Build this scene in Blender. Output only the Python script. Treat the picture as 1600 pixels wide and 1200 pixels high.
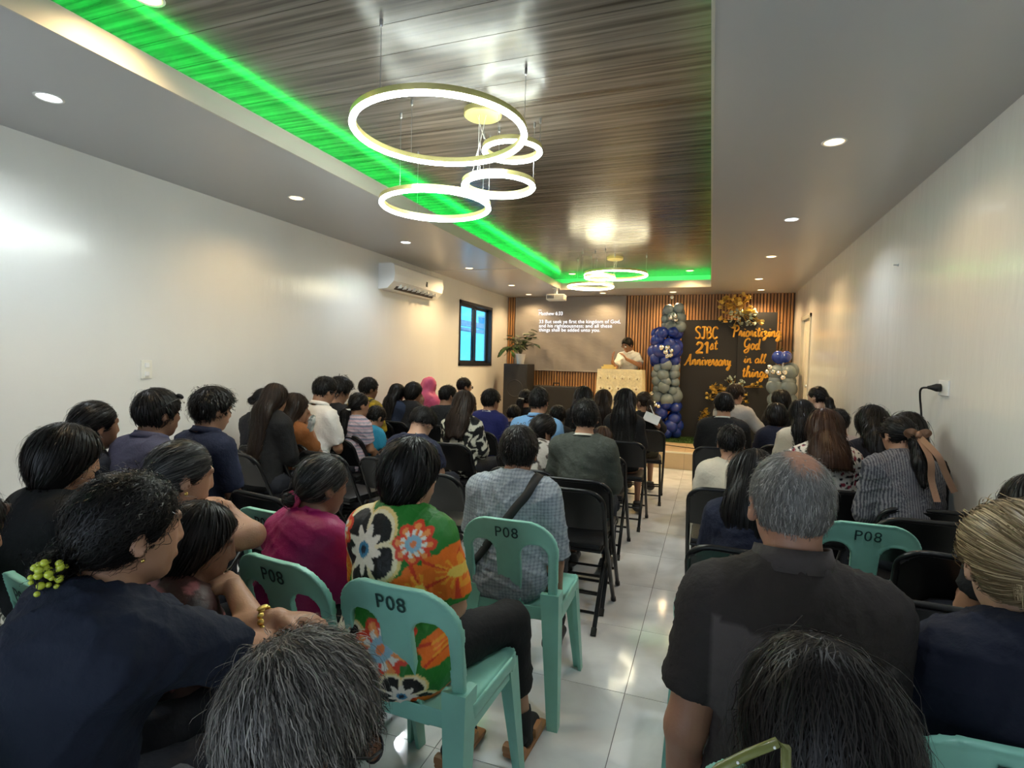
import bpy, bmesh, math, random
import numpy as np
from mathutils import Vector, Matrix

for _o in list(bpy.data.objects):
    bpy.data.objects.remove(_o)
sc = bpy.context.scene
col = sc.collection
RND = random.Random(7)
PI = math.pi

# ------------------------------------------------------------------ camera
FPX, CAM_H = 856.12, 1.42
def _rot(a, b, c):
    ca, sa = math.cos(a), math.sin(a); cb, sb = math.cos(b), math.sin(b); cc, s_ = math.cos(c), math.sin(c)
    return (np.array([[ca, -sa, 0], [sa, ca, 0], [0, 0, 1.]]) @ np.array([[1, 0, 0], [0, cb, -sb], [0, sb, cb]])
            @ np.array([[cc, 0, s_], [0, 1, 0], [-s_, 0, cc]]))
CR = _rot(.3471, -.0418, -.0259)
cam_d = bpy.data.cameras.new('camera'); cam = bpy.data.objects.new('camera', cam_d); col.objects.link(cam)
cam_d.sensor_width = 36.0; cam_d.lens = 36.0 * FPX / 1600.0; cam_d.clip_start = .02; cam_d.clip_end = 200
_M = Matrix.Identity(4)
for _i in range(3):
    _M[_i][0] = CR[_i][0]; _M[_i][1] = CR[_i][2]; _M[_i][2] = -CR[_i][1]
_M[2][3] = CAM_H
cam.matrix_world = _M
sc.camera = cam
def ray(x, y): return CR @ np.array([(x - 800) / FPX, 1, (600 - y) / FPX])
CAMP = np.array([0, 0, CAM_H])
def at_y(x, y, Y): v = ray(x, y); return CAMP + v * (Y / v[1])     # point of the room seen at a place of the photo, at depth Y
def at_d(x, y, d): return CAMP + ray(x, y) * d

# ------------------------------------------------------------------ world, daylight, exposure
sc.view_settings.view_transform = 'Standard'; sc.view_settings.look = 'None'
sc.view_settings.gamma = 1.0; sc.view_settings.use_curve_mapping = False
sc.view_settings.exposure = 1.04
w = bpy.data.worlds.new('world'); sc.world = w; w.use_nodes = True
w.node_tree.nodes['Background'].inputs[0].default_value = (.62, .78, 1.0, 1)
w.node_tree.nodes['Background'].inputs[1].default_value = .9
def area_light(name, loc, rot, sx, sy, power, color):
    l = bpy.data.lights.new(name, 'AREA'); l.shape = 'RECTANGLE'; l.size = sx; l.size_y = sy; l.energy = power; l.color = color
    o = bpy.data.objects.new(name, l); o.location = loc; o.rotation_euler = rot; col.objects.link(o); return o
sun_d = bpy.data.lights.new('sun', 'SUN'); sun_d.energy = 4.5; sun_d.angle = .02; sun_d.color = (1.0, .96, .88)
sun = bpy.data.objects.new('sun', sun_d); sun.rotation_euler = (math.radians(12), math.radians(42), 0); col.objects.link(sun)
# daylight coming in through the glazed entrance behind the camera
area_light('entrance_daylight', (-1.2, -3.25, 1.25), (math.radians(90), 0, 0), 3.2, 2.2, 18, (.82, .92, 1.0))

# ------------------------------------------------------------------ room numbers (metres)
XL, XR, YB, YF = -3.576, 1.1925, 9.58, -3.0
HC, HT, HP = 2.597, 2.703, 2.80
TL, TR, TB = -2.335, -.044, 8.665
SY, SZ = 7.778, .238

# ------------------------------------------------------------------ mesh helpers
class MB:
    def __init__(s): s.v = []; s.f = []; s.m = []
    def _add(s, vs, fs, mi=0):
        n = len(s.v); s.v += [tuple(map(float, p)) for p in vs]; s.f += [tuple(i + n for i in f) for f in fs]; s.m += [mi] * len(fs); return s
    def box(s, x0, x1, y0, y1, z0, z1, mi=0, c=0.0):
        if c <= 0:
            return s._add([(x, y, z) for x in (x0, x1) for y in (y0, y1) for z in (z0, z1)],
                          [(0, 1, 3, 2), (4, 6, 7, 5), (0, 4, 5, 1), (2, 3, 7, 6), (0, 2, 6, 4), (1, 5, 7, 3)], mi)
        bm = bmesh.new(); bmesh.ops.create_cube(bm, size=1)
        for v in bm.verts:
            v.co = Vector(((x0 + x1) / 2 + v.co.x * (x1 - x0), (y0 + y1) / 2 + v.co.y * (y1 - y0), (z0 + z1) / 2 + v.co.z * (z1 - z0)))
        bmesh.ops.bevel(bm, geom=bm.edges[:], offset=c, segments=2, profile=.6, affect='EDGES')
        bm.verts.index_update()
        s._add([v.co[:] for v in bm.verts], [[v.index for v in f.verts] for f in bm.faces], mi); bm.free(); return s
    def tube(s, pts, r, n=8, closed=False, mi=0, flat=None, up=None, cap=True):
        P = np.array(pts, float); m = len(P); rs = np.broadcast_to(np.array(r, float), (m,))
        T = np.zeros_like(P)
        for i in range(m):
            a = P[(i - 1) % m] if (closed or i > 0) else P[i]; b = P[(i + 1) % m] if (closed or i < m - 1) else P[i]
            t = b - a; T[i] = t / (np.linalg.norm(t) + 1e-9)
        ref = np.array(up if up is not None else ((0, 0, 1) if abs(T[0][2]) < .9 else (1, 0, 0)), float)
        vs = []; N = None
        for i in range(m):
            if up is not None or N is None: N = ref - T[i] * ref.dot(T[i])
            else: N = N - T[i] * N.dot(T[i])
            N = N / (np.linalg.norm(N) + 1e-9); B = np.cross(T[i], N)
            for k in range(n):
                a = 2 * PI * (k + .5) / n
                vs.append(P[i] + rs[i] * (math.cos(a) * N * (flat or 1.0) + math.sin(a) * B))
        fs = []
        for i in range(m if closed else m - 1):
            j = (i + 1) % m
            for k in range(n): fs.append((i * n + k, i * n + (k + 1) % n, j * n + (k + 1) % n, j * n + k))
        if not closed and cap: fs += [tuple(range(n))[::-1], tuple((m - 1) * n + k for k in range(n))]
        return s._add(vs, fs, mi)
    def lathe(s, prof, n=20, c=(0, 0, 0), mi=0):
        vs = []; m = len(prof)
        for r, z in prof:
            for k in range(n): a = 2 * PI * k / n; vs.append((c[0] + r * math.cos(a), c[1] + r * math.sin(a), c[2] + z))
        fs = [(i * n + k, i * n + (k + 1) % n, (i + 1) * n + (k + 1) % n, (i + 1) * n + k) for i in range(m - 1) for k in range(n)]
        fs += [tuple(range(n))[::-1], tuple((m - 1) * n + k for k in range(n))]
        return s._add(vs, fs, mi)
    def ball(s, c, r, n=12, m=8, mi=0, R=None):
        r = np.broadcast_to(np.array(r, float), (3,)); vs = []
        for i in range(m + 1):
            t = PI * i / m
            for k in range(n):
                a = 2 * PI * k / n; p = np.array([math.sin(t) * math.cos(a), math.sin(t) * math.sin(a), math.cos(t)]) * r
                vs.append((R @ p if R is not None else p) + np.array(c))
        return s._add(vs, [(i * n + k, (i + 1) * n + k, (i + 1) * n + (k + 1) % n, i * n + (k + 1) % n) for i in range(m) for k in range(n)], mi)
    def ring(s, c, R0, prof, n=64, mi=0):       # prof: closed list of (dr, dz)
        vs = []; m = len(prof)
        for k in range(n):
            a = 2 * PI * k / n
            for dr, dz in prof: vs.append((c[0] + (R0 + dr) * math.cos(a), c[1] + (R0 + dr) * math.sin(a), c[2] + dz))
        return s._add(vs, [(k * m + i, ((k + 1) % n) * m + i, ((k + 1) % n) * m + (i + 1) % m, k * m + (i + 1) % m) for k in range(n) for i in range(m)], mi)
    def quad(s, a, b, c, d, mi=0): return s._add([a, b, c, d], [(0, 1, 2, 3)], mi)
    def mesh(s, name, mats, smooth=False):
        me = bpy.data.meshes.new(name); me.from_pydata(s.v, [], s.f)
        for m in (mats if isinstance(mats, (list, tuple)) else [mats]): me.materials.append(m)
        me.polygons.foreach_set('material_index', s.m)
        me.validate()
        bm = bmesh.new(); bm.from_mesh(me); bmesh.ops.recalc_face_normals(bm, faces=bm.faces); bm.to_mesh(me); bm.free()
        if smooth is True: me.polygons.foreach_set('use_smooth', [True] * len(me.polygons))
        elif smooth: me.polygons.foreach_set('use_smooth', [True] * len(me.polygons)); me.set_sharp_from_angle(angle=math.radians(smooth))
        return me
    def build(s, name, mats, parent=None, smooth=False, **kw): return link(name, s.mesh(name, mats, smooth), parent, **kw)

def link(name, me, parent=None, loc=None, rz=None, label=None, cat=None, group=None, kind=None):
    o = bpy.data.objects.new(name, me); col.objects.link(o)
    if parent is not None: o.parent = parent
    if loc is not None: o.location = loc
    if rz is not None: o.rotation_euler = (0, 0, rz)
    return tag(o, label, cat, group, kind)
def tag(o, label=None, cat=None, group=None, kind=None):
    if label: o['label'] = label
    if cat: o['category'] = cat
    if group: o['group'] = group
    if kind: o['kind'] = kind
    return o
def thing(name, label, cat, loc=(0, 0, 0), rz=0, group=None):
    return link(name, None, None, tuple(map(float, loc)), rz, label, cat, group)
def copy_tree(o, parent=None):
    c = o.copy(); col.objects.link(c); c.parent = parent
    for ch in list(o.children): copy_tree(ch, c)
    return c

# ------------------------------------------------------------------ materials
def nodes_of(name):
    m = bpy.data.materials.new(name); m.use_nodes = True; nt = m.node_tree
    return m, nt, nt.nodes['Principled BSDF']
def N(nt, t, **kw):
    n = nt.nodes.new(t)
    for k, v in kw.items():
        if k in ('operation', 'blend_type', 'data_type', 'attribute_name', 'noise_dimensions', 'wave_type', 'bands_direction', 'feature', 'musgrave_type'): setattr(n, k, v)
        else: n.inputs[k.replace('_', ' ')].default_value = v
    return n
def mat(name, color, rough=.5, metal=0.0, spec=.5, var=0.0, vscale=6.0, bump=0.0, bscale=40.0, emit=None, estr=0.0, stretch=None, coat=0.0, alpha=None, trans=0.0):
    m, nt, b = nodes_of(name)
    b.inputs['Base Color'].default_value = (*color, 1); b.inputs['Roughness'].default_value = rough
    b.inputs['Metallic'].default_value = metal; b.inputs['Specular IOR Level'].default_value = spec
    b.inputs['Coat Weight'].default_value = coat; b.inputs['Transmission Weight'].default_value = trans
    if emit: b.inputs['Emission Color'].default_value = (*emit, 1); b.inputs['Emission Strength'].default_value = estr
    tc = nt.nodes.new('ShaderNodeTexCoord'); src = tc.outputs['Object']
    if stretch:
        mp = nt.nodes.new('ShaderNodeMapping'); mp.inputs['Scale'].default_value = stretch; nt.links.new(src, mp.inputs[0]); src = mp.outputs[0]
    if var > 0:
        n = N(nt, 'ShaderNodeTexNoise', Scale=vscale, Detail=4.0); nt.links.new(src, n.inputs['Vector'])
        r = nt.nodes.new('ShaderNodeMapRange'); r.inputs[1].default_value = .3; r.inputs[2].default_value = .7
        r.inputs[3].default_value = 1 - var; r.inputs[4].default_value = 1 + var; nt.links.new(n.outputs[0], r.inputs[0])
        x = nt.nodes.new('ShaderNodeVectorMath'); x.operation = 'SCALE'; x.inputs[0].default_value = color; nt.links.new(r.outputs[0], x.inputs['Scale'])
        nt.links.new(x.outputs[0], b.inputs['Base Color'])
    if bump > 0:
        n = N(nt, 'ShaderNodeTexNoise', Scale=bscale, Detail=3.0); nt.links.new(src, n.inputs['Vector'])
        bp = nt.nodes.new('ShaderNodeBump'); bp.inputs['Strength'].default_value = bump; bp.inputs['Distance'].default_value = .01
        nt.links.new(n.outputs[0], bp.inputs['Height']); nt.links.new(bp.outputs[0], b.inputs['Normal'])
    return m
def glow(name, color, s):
    m = bpy.data.materials.new(name); m.use_nodes = True; nt = m.node_tree; nt.nodes.clear()
    e = nt.nodes.new('ShaderNodeEmission'); e.inputs[0].default_value = (*color, 1); e.inputs[1].default_value = s
    o = nt.nodes.new('ShaderNodeOutputMaterial'); nt.links.new(e.outputs[0], o.inputs[0]); return m
def attr_mat(name, rough, spec=.5, bump=0.0, bscale=60.0, sheen=0.0, var=0.0):
    m, nt, b = nodes_of(name)
    a = N(nt, 'ShaderNodeAttribute', attribute_name='cd'); nt.links.new(a.outputs['Color'], b.inputs['Base Color'])
    b.inputs['Roughness'].default_value = rough; b.inputs['Specular IOR Level'].default_value = spec; b.inputs['Sheen Weight'].default_value = sheen
    if bump > 0:
        tc = nt.nodes.new('ShaderNodeTexCoord'); n = N(nt, 'ShaderNodeTexNoise', Scale=bscale, Detail=3.0); nt.links.new(tc.outputs['Object'], n.inputs['Vector'])
        bp = nt.nodes.new('ShaderNodeBump'); bp.inputs['Strength'].default_value = bump; bp.inputs['Distance'].default_value = .01
        nt.links.new(n.outputs[0], bp.inputs['Height']); nt.links.new(bp.outputs[0], b.inputs['Normal'])
    return m

M = {}
M['wall'] = mat('wall_paint', (.76, .75, .715), .17, spec=.5, var=.04, vscale=1.2, bump=.30, bscale=9.0, stretch=(1, 1, .3))
M['ceil'] = mat('ceiling_paint', (.48, .475, .475), .30, spec=.4, bump=.02, bscale=3)
M['fascia'] = mat('fascia_paint', (.56, .53, .45), .4)
M['grout'] = mat('grout', (.10, .095, .09), .8)
M['riser'] = mat('stage_riser_tile', (.62, .46, .27), .25, var=.08, vscale=3)
M['stage_top'] = mat('stage_top_tile', (.60, .43, .25), .3, var=.1, vscale=3)
M['nosing'] = mat('step_nosing', (.85, .76, .58), .35)
M['white_plastic'] = mat('white_plastic', (.82, .82, .80), .3)
M['ivory'] = mat('ivory_plastic', (.80, .78, .70), .35)
M['black_metal'] = mat('black_metal', (.007, .007, .008), .30, spec=.4, bump=.05, bscale=120)
M['black_vinyl'] = mat('black_vinyl', (.009, .009, .010), .38, spec=.35, bump=.15, bscale=90)
M['black_frame'] = mat('black_frame', (.012, .013, .016), .35)
M['gold'] = mat('gold_metal', (.85, .62, .18), .28, metal=1.0)
M['gold_paint'] = mat('brushed_gold', (.80, .70, .30), .35, metal=.7)
M['steel'] = mat('steel', (.55, .55, .56), .3, metal=1.0)
M['rubber'] = mat('black_rubber', (.01, .01, .01), .6)
def tile_mat():
    m, nt, b = nodes_of('polished_tile')
    tc = nt.nodes.new('ShaderNodeTexCoord'); oi = nt.nodes.new('ShaderNodeObjectInfo')
    ad = nt.nodes.new('ShaderNodeVectorMath'); ad.operation = 'MULTIPLY_ADD'
    nt.links.new(oi.outputs['Random'], ad.inputs[0]); ad.inputs[1].default_value = (37, 21, 5); nt.links.new(tc.outputs['Object'], ad.inputs[2])
    n = N(nt, 'ShaderNodeTexNoise', Scale=2.2, Detail=6.0, Distortion=1.6); nt.links.new(ad.outputs[0], n.inputs['Vector'])
    cr = nt.nodes.new('ShaderNodeValToRGB'); cr.color_ramp.elements[0].position = .35; cr.color_ramp.elements[0].color = (.66, .665, .66, 1)
    cr.color_ramp.elements[1].position = .62; cr.color_ramp.elements[1].color = (.82, .825, .82, 1); nt.links.new(n.outputs[0], cr.inputs[0])
    nt.links.new(cr.outputs[0], b.inputs['Base Color']); b.inputs['Roughness'].default_value = .09; b.inputs['Specular IOR Level'].default_value = .6
    n2 = N(nt, 'ShaderNodeTexNoise', Scale=9.0, Detail=1.0); nt.links.new(ad.outputs[0], n2.inputs['Vector'])
    bp = nt.nodes.new('ShaderNodeBump'); bp.inputs['Strength'].default_value = .035; bp.inputs['Distance'].default_value = .01
    nt.links.new(n2.outputs[0], bp.inputs['Height']); nt.links.new(bp.outputs[0], b.inputs['Normal'])
    return m
M['tile'] = tile_mat()
def streak_wood(name, dark, light, rough, scale=(1.1, 42, 42), detail=5, distort=.35, spec=.5, ground=None):
    m, nt, b = nodes_of(name)
    tc = nt.nodes.new('ShaderNodeTexCoord'); oi = nt.nodes.new('ShaderNodeObjectInfo')
    ad = nt.nodes.new('ShaderNodeVectorMath'); ad.operation = 'MULTIPLY_ADD'
    nt.links.new(oi.outputs['Random'], ad.inputs[0]); ad.inputs[1].default_value = (13, 7, 3); nt.links.new(tc.outputs['Object'], ad.inputs[2])
    mp = nt.nodes.new('ShaderNodeMapping'); mp.inputs['Scale'].default_value = scale; nt.links.new(ad.outputs[0], mp.inputs[0])
    n = N(nt, 'ShaderNodeTexNoise', Scale=1.0, Detail=float(detail), Distortion=distort); nt.links.new(mp.outputs[0], n.inputs['Vector'])
    cr = nt.nodes.new('ShaderNodeValToRGB'); cr.color_ramp.elements[0].position = .33; cr.color_ramp.elements[0].color = (*dark, 1)
    cr.color_ramp.elements[1].position = .66; cr.color_ramp.elements[1].color = (*light, 1); nt.links.new(n.outputs[0], cr.inputs[0])
    nt.links.new(cr.outputs[0], b.inputs['Base Color']); b.inputs['Roughness'].default_value = rough; b.inputs['Specular IOR Level'].default_value = spec
    return m
M['ceil_wood'] = streak_wood('ceiling_wood_panel', (.048, .040, .033), (.19, .165, .142), .22, (.9, 34, 34))
M['slat'] = streak_wood('slat_wood', (.30, .135, .045), (.50, .25, .09), .45, (30, 30, 1.2), distort=.2)
M['slat_back'] = mat('slat_backing', (.07, .032, .014), .6)

# ------------------------------------------------------------------ structure: floor and stage
floor = MB().box(XL, XR, YF, YB, -.12, -.004).build('floor', M['grout'], kind='structure')
tile_cache = {}
def tile_mesh(w, d, m, nm):
    k = (round(w, 3), round(d, 3), m.name)
    if k not in tile_cache: tile_cache[k] = MB().box(-w / 2, w / 2, -d / 2, d / 2, -.004, 0).mesh(nm, m)
    return tile_cache[k]
xe = [XL] + [-.295 + .6 * k for k in range(-5, 3)] + [XR]
ye = [YF] + [2.346 + .6 * k for k in range(-8, 10)] + [SY]
for i in range(len(xe) - 1):
    for j in range(len(ye) - 1):
        w_, d_ = xe[i + 1] - xe[i] - .003, ye[j + 1] - ye[j] - .003
        if w_ < .02 or d_ < .02: continue
        link('tile', tile_mesh(w_, d_, M['tile'], 'tile'), floor, ((xe[i] + xe[i + 1]) / 2, (ye[j] + ye[j + 1]) / 2, 0))
stage = MB().box(XL, XR, SY + .012, YB, -.004, SZ - .008).build('floor_stage', M['grout'], kind='structure')
MB().box(XL, XR, SY - .004, SY + .03, SZ - .02, SZ + .002, c=.003).build('nosing', M['nosing'], stage, label='pale edge strip along the stage step')
for i in range(len(xe) - 1):
    w_ = xe[i + 1] - xe[i] - .003
    o = link('riser_tile', MB().box(-w_ / 2, w_ / 2, 0, .012, -.002, SZ - .021).mesh('riser_tile', M['riser']), stage, ((xe[i] + xe[i + 1]) / 2, SY, 0))
    ys = [SY + .032, SY + .63, SY + 1.23, YB]
    for j in range(3):
        d_ = ys[j + 1] - ys[j] - .003
        link('tile', tile_mesh(w_, d_, M['stage_top'], 'stage_tile'), stage, ((xe[i] + xe[i + 1]) / 2, (ys[j] + ys[j + 1]) / 2, SZ - .003))

# ------------------------------------------------------------------ walls
WY0, WY1, WZ0, WZ1 = 7.48, 8.78, 1.328, 2.322          # window in the left wall
t = .14
wl = MB()
wl.box(XL - t, XL, YF, WY0, -.1, HP + .1).box(XL - t, XL, WY1, YB + .1, -.1, HP + .1).box(XL - t, XL, WY0, WY1, -.1, WZ0).box(XL - t, XL, WY0, WY1, WZ1, HP + .1)
wl.build('wall_left', M['wall'], kind='structure')
DY0, DY1, DZ1 = 7.95, 8.72, 2.14                        # door in the right wall, on the stage
wr = MB()
wr.box(XR, XR + t, YF, DY0, -.1, HP + .1).box(XR, XR + t, DY1, YB + .1, -.1, HP + .1).box(XR, XR + t, DY0, DY1, DZ1, HP + .1).box(XR, XR + t, DY0, DY1, -.1, SZ)
wr.build('wall_right', M['wall'], kind='structure')
wb = MB().box(XL, XR, YB, YB + .1, -.1, HP + .1).build('wall_back', M['slat_back'], kind='structure')
slat_me = MB().box(-.0155, .0155, -.028, 0, SZ, HC).mesh('slat', M['slat'])
ns = int((XR - XL) / .0485)
for k in range(ns):
    link('slat', slat_me, wb, (XL + .03 + k * .0485, YB, 0))
# wall behind the camera with a wide glazed entrance
EX0, EX1, EZ = -2.9, .5, 2.3
wf = MB().box(XL, EX0, YF - t, YF, -.1, HP + .1).box(EX1, XR, YF - t, YF, -.1, HP + .1).box(EX0, EX1, YF - t, YF, EZ, HP + .1)
wf.build('wall_front', M['wall'], kind='structure')
ent = MB()
for x in (EX0 + .03, -1.75, -.62, EX1 - .03): ent.box(x - .03, x + .03, YF - .09, YF - .04, 0, EZ)
ent.box(EX0, EX1, YF - .09, YF - .04, EZ - .06, EZ).box(EX0, EX1, YF - .09, YF - .04, 0, .08)
ent.build('door_2', M['black_frame'], kind='structure')
# door in the right wall
dr = link('door_1', None, kind='structure')
M['door'] = mat('door_paint', (.80, .74, .62), .35)
MB().box(XR + .02, XR + .06, DY0 + .05, DY1 - .05, SZ, DZ1 - .05).build('door_leaf', M['door'], dr)
fr = MB().box(XR - .015, XR + .1, DY0, DY0 + .05, SZ, DZ1).box(XR - .015, XR + .1, DY1 - .05, DY1, SZ, DZ1).box(XR - .015, XR + .1, DY0, DY1, DZ1 - .05, DZ1)
fr.build('door_frame', M['fascia'], dr)
for a, b in ((DY0 + .14, DY0 + .33), (DY0 + .43, DY0 + .63)):
    MB().box(XR + .008, XR + .02, a, b, SZ + .25, DZ1 - .2, c=.004).build('panel', M['door'], dr)
MB().ball((XR - .01, DY0 + .10, SZ + .95), .022).box(XR - .005, XR + .02, DY0 + .09, DY0 + .11, SZ + .94, SZ + .96).build('door_handle', M['steel'], dr, smooth=True)

# window: black aluminium slider with two panes
wn = link('window_1', None, kind='structure')
f_ = MB()
xa, xb = XL - .10, XL + .012
f_.box(xa, xb, WY0, WY0 + .045, WZ0, WZ1).box(xa, xb, WY1 - .045, WY1, WZ0, WZ1).box(xa, xb, WY0, WY1, WZ0, WZ0 + .045).box(xa, xb, WY0, WY1, WZ1 - .045, WZ1)
f_.build('window_frame', M['black_frame'], wn)
mid = (WY0 + WY1) / 2
for a, b, xo in ((WY0 + .045, mid + .03, -.03), (mid - .03, WY1 - .045, -.07)):
    s_ = MB()
    s_.box(XL + xo - .012, XL + xo + .012, a, a + .05, WZ0 + .045, WZ1 - .045).box(XL + xo - .012, XL + xo + .012, b - .05, b, WZ0 + .045, WZ1 - .045)
    s_.box(XL + xo - .012, XL + xo + .012, a, b, WZ0 + .045, WZ0 + .085).box(XL + xo - .012, XL + xo + .012, a, b, WZ1 - .085, WZ1 - .045)
    sash = s_.build('sash', M['black_frame'], wn)
    if 'glass' not in M:
        m, nt, b_ = nodes_of('window_glass'); nt.nodes.clear()
        g = nt.nodes.new('ShaderNodeBsdfGlossy'); g.inputs['Roughness'].default_value = .02
        tr = nt.nodes.new('ShaderNodeBsdfTransparent'); tr.inputs[0].default_value = (.62, .86, .95, 1)
        mx = nt.nodes.new('ShaderNodeMixShader'); mx.inputs[0].default_value = .07
        o_ = nt.nodes.new('ShaderNodeOutputMaterial'); nt.links.new(tr.outputs[0], mx.inputs[1]); nt.links.new(g.outputs[0], mx.inputs[2]); nt.links.new(mx.outputs[0], o_.inputs[0])
        M['glass'] = m
    MB().box(XL + xo - .003, XL + xo + .003, a + .05, b - .05, WZ0 + .085, WZ1 - .085).build('pane', M['glass'], sash)
# neighbouring building seen through the window
M['blue_wall'] = mat('blue_render', (.16, .60, .86), .6, var=.06, vscale=2)
M['grey_beam'] = mat('grey_steel_beam', (.16, .24, .34), .5)
M['pale_blue'] = mat('pale_blue_sheet', (.45, .52, .70), .5)
nb = thing('neighbouring_building', 'bright blue painted building outside the window with roof beams', 'building', (-6.2, 9, 0))
MB().box(-.1, 0, -4, 8, -.5, 5).build('facade', M['blue_wall'], nb)
MB().box(.9, 1.02, -4, 8, 2.18, 2.30).build('roof_beam', M['grey_beam'], nb)
MB().box(1.6, 1.68, -.5, 8, 1.98, 2.05).build('roof_beam', M['grey_beam'], nb)
MB().box(0, .3, 5.2, 8, 2.62, 2.68).build('roof_sheet', M['pale_blue'], nb)

# ------------------------------------------------------------------ ceiling with lit tray
MB().box(XL, TL - .006, YF, YB, HC, HC + .02).box(TR + .006, XR, YF, YB, HC, HC + .02).box(TL - .006, TR + .006, TB + .006, YB, HC, HC + .02).build('ceiling', M['ceil'], kind='structure')
CO = .20
for k_, b_ in enumerate(((TL - .012, TL, YF, TB), (TR, TR + .012, YF, TB), (TL - .012, TR + .012, TB, TB + .012))):
    MB().box(*b_, HC - .002, HT).build('trim_%d' % (k_ + 1), M['fascia'], kind='structure')
led = MB(); zs_ = HT - .022
led.box(TL - CO, TL - .012, YF, TB + CO, HC + .021, zs_).box(TR + .012, TR + CO, YF, TB + CO, HC + .02, zs_).box(TL - CO, TR + CO, TB + .012, TB + CO, HC + .02, zs_)
led.box(TL - CO - .02, TL - CO, YF, TB + CO, HC + .012, HP).box(TR + CO, TR + CO + .02, YF, TB + CO, HC + .012, HP).box(TL - CO, TR + CO, TB + CO, TB + CO + .02, HC + .012, HP)
led.build('trim_4', M['ceil'], kind='structure')
M['green_led'] = glow('green_led', (.0, 1.0, .09), 23.0)
ls = thing('led_strip_light', 'green LED strip light hidden in the ceiling cove', 'led strip', (0, 0, 0))
zb = zs_ + .001
M['green_dim'] = glow('green_led_dim', (.0, 1.0, .10), 2.0)
for b_, m_ in (((TL - .05, TL - .035, YF, TB), 'green_led'), ((TR + .035, TR + .05, YF, TB), 'green_dim'), ((TL - .05, TR + .05, TB + .035, TB + .05), 'green_led')):
    MB().box(*b_, zb, zb + .012).build('led_tape', M[m_], ls)
tray = MB().box(TL - CO - .02, TR + CO + .02, YF, TB + CO + .02, HP + .008, HP + .03).build('ceiling_tray', M['slat_back'], kind='structure')
pw = .20
pl_me = MB().box(TL - CO, TR + CO, .0015, pw - .0015, 0, .008).mesh('plank', M['ceil_wood'])
k = 0
while YF + k * pw < TB + CO - .01:
    link('plank', pl_me, tray, (0, YF + k * pw, HP)); k += 1
# thin joint cord line across the plain ceiling (surface cable to the projector)
MB().tube([(XL, 6.55, HC - .004), (TL, 6.62, HC - .004)], .004, 6).build('ceiling_cable', M['ivory'], label='thin cable run across the plain ceiling by the air conditioner', cat='cable')

# ------------------------------------------------------------------ lamps
WARM, COOL, NEUT = (1.0, .70, .36), (.86, .95, 1.0), (1.0, .71, .37)
M['dl_trim'] = mat('downlight_trim', (.85, .83, .78), .3)
DLG = {}
dl_trim = MB().ring((0, 0, 0), .044, [(0, .0), (.012, -.004), (.016, 0), (.012, .004)], 24).mesh('trim_ring', M['dl_trim'], True)
def downlight(x, y, z, colr, power, label):
    t = thing('recessed_downlight', label, 'ceiling light', (x, y, z), 0, 'recessed downlights')
    link('trim_ring', dl_trim, t)
    if colr not in DLG:
        DLG[colr] = MB().lathe([(.0005, -.001), (.030, -.0025), (.044, -.001), (.044, .0)], 20).mesh('lens', glow('downlight_lens', colr, 3.2), True)
    link('lens', DLG[colr], t)
    l = bpy.data.lights.new('downlight_lamp', 'SPOT'); l.energy = power; l.color = colr; l.spot_size = math.radians(150); l.spot_blend = .7; l.shadow_soft_size = .045
    o = bpy.data.objects.new('downlight_lamp', l); col.objects.link(o); o.parent = t; o.location = (0, 0, -.012)
DW = 22.0
for x, y, c_, p, lb in (
    (-2.965, 1.714, COOL, 1, 'white recessed downlight in the plain ceiling, nearest on the left side'),
    (-2.965, 3.345, WARM, .6, 'warm recessed downlight second along the left side of the ceiling'),
    (-2.965, 4.91, COOL, 1, 'white recessed downlight just before the air conditioner'),
    (-2.965, 6.47, NEUT, 2.0, 'recessed downlight beside the ceiling cable past the air conditioner'),
    (-2.965, 8.06, NEUT, 2.2, 'recessed downlight over the stage edge beside the window'),
    (-3.06, 9.2, NEUT, 1.3, 'recessed downlight in the back left corner above the plant'),
    (-1.75, 9.2, NEUT, 1.3, 'recessed downlight above the projection screen behind the pulpit'),
    (-.62, 9.22, NEUT, 1.3, 'recessed downlight right above the tall balloon tower'),
    (.67, 9.15, WARM, 1.5, 'warm recessed downlight above the gold flowers of the black board'),
    (.556, 3.276, WARM, .6, 'warm recessed downlight nearest on the right side of the ceiling'),
    (.556, 4.873, COOL, 1, 'white recessed downlight second along the right side of the ceiling'),
    (.556, 6.436, WARM, 1.5, 'warm recessed downlight third along the right side of the ceiling'),
    (.556, 8.025, NEUT, 2.0, 'recessed downlight over the stage edge on the right side'),
    (.556, 1.70, COOL, 1, 'white recessed downlight in the right ceiling beyond the view above')):
    if lb.endswith('above') and y < 2: lb = 'white recessed downlight behind the first warm one on the right side'
    downlight(x, y, HC, c_, DW * p, lb)
for x, y, lb in ((-2.086, 8.39, 'recessed downlight in the wood tray left of the far ring chandelier'), (-.341, 8.42, 'recessed downlight in the wood tray right of the far ring chandelier'),
                 (-2.12, 1.57, 'warm recessed downlight in the wood tray at the top edge of the photo'), (-.341, 5.2, 'recessed downlight in the wood tray between the chandeliers')):
    if 'between' in lb: continue
    downlight(x, y, HP, WARM, DW * .9, lb)

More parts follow.
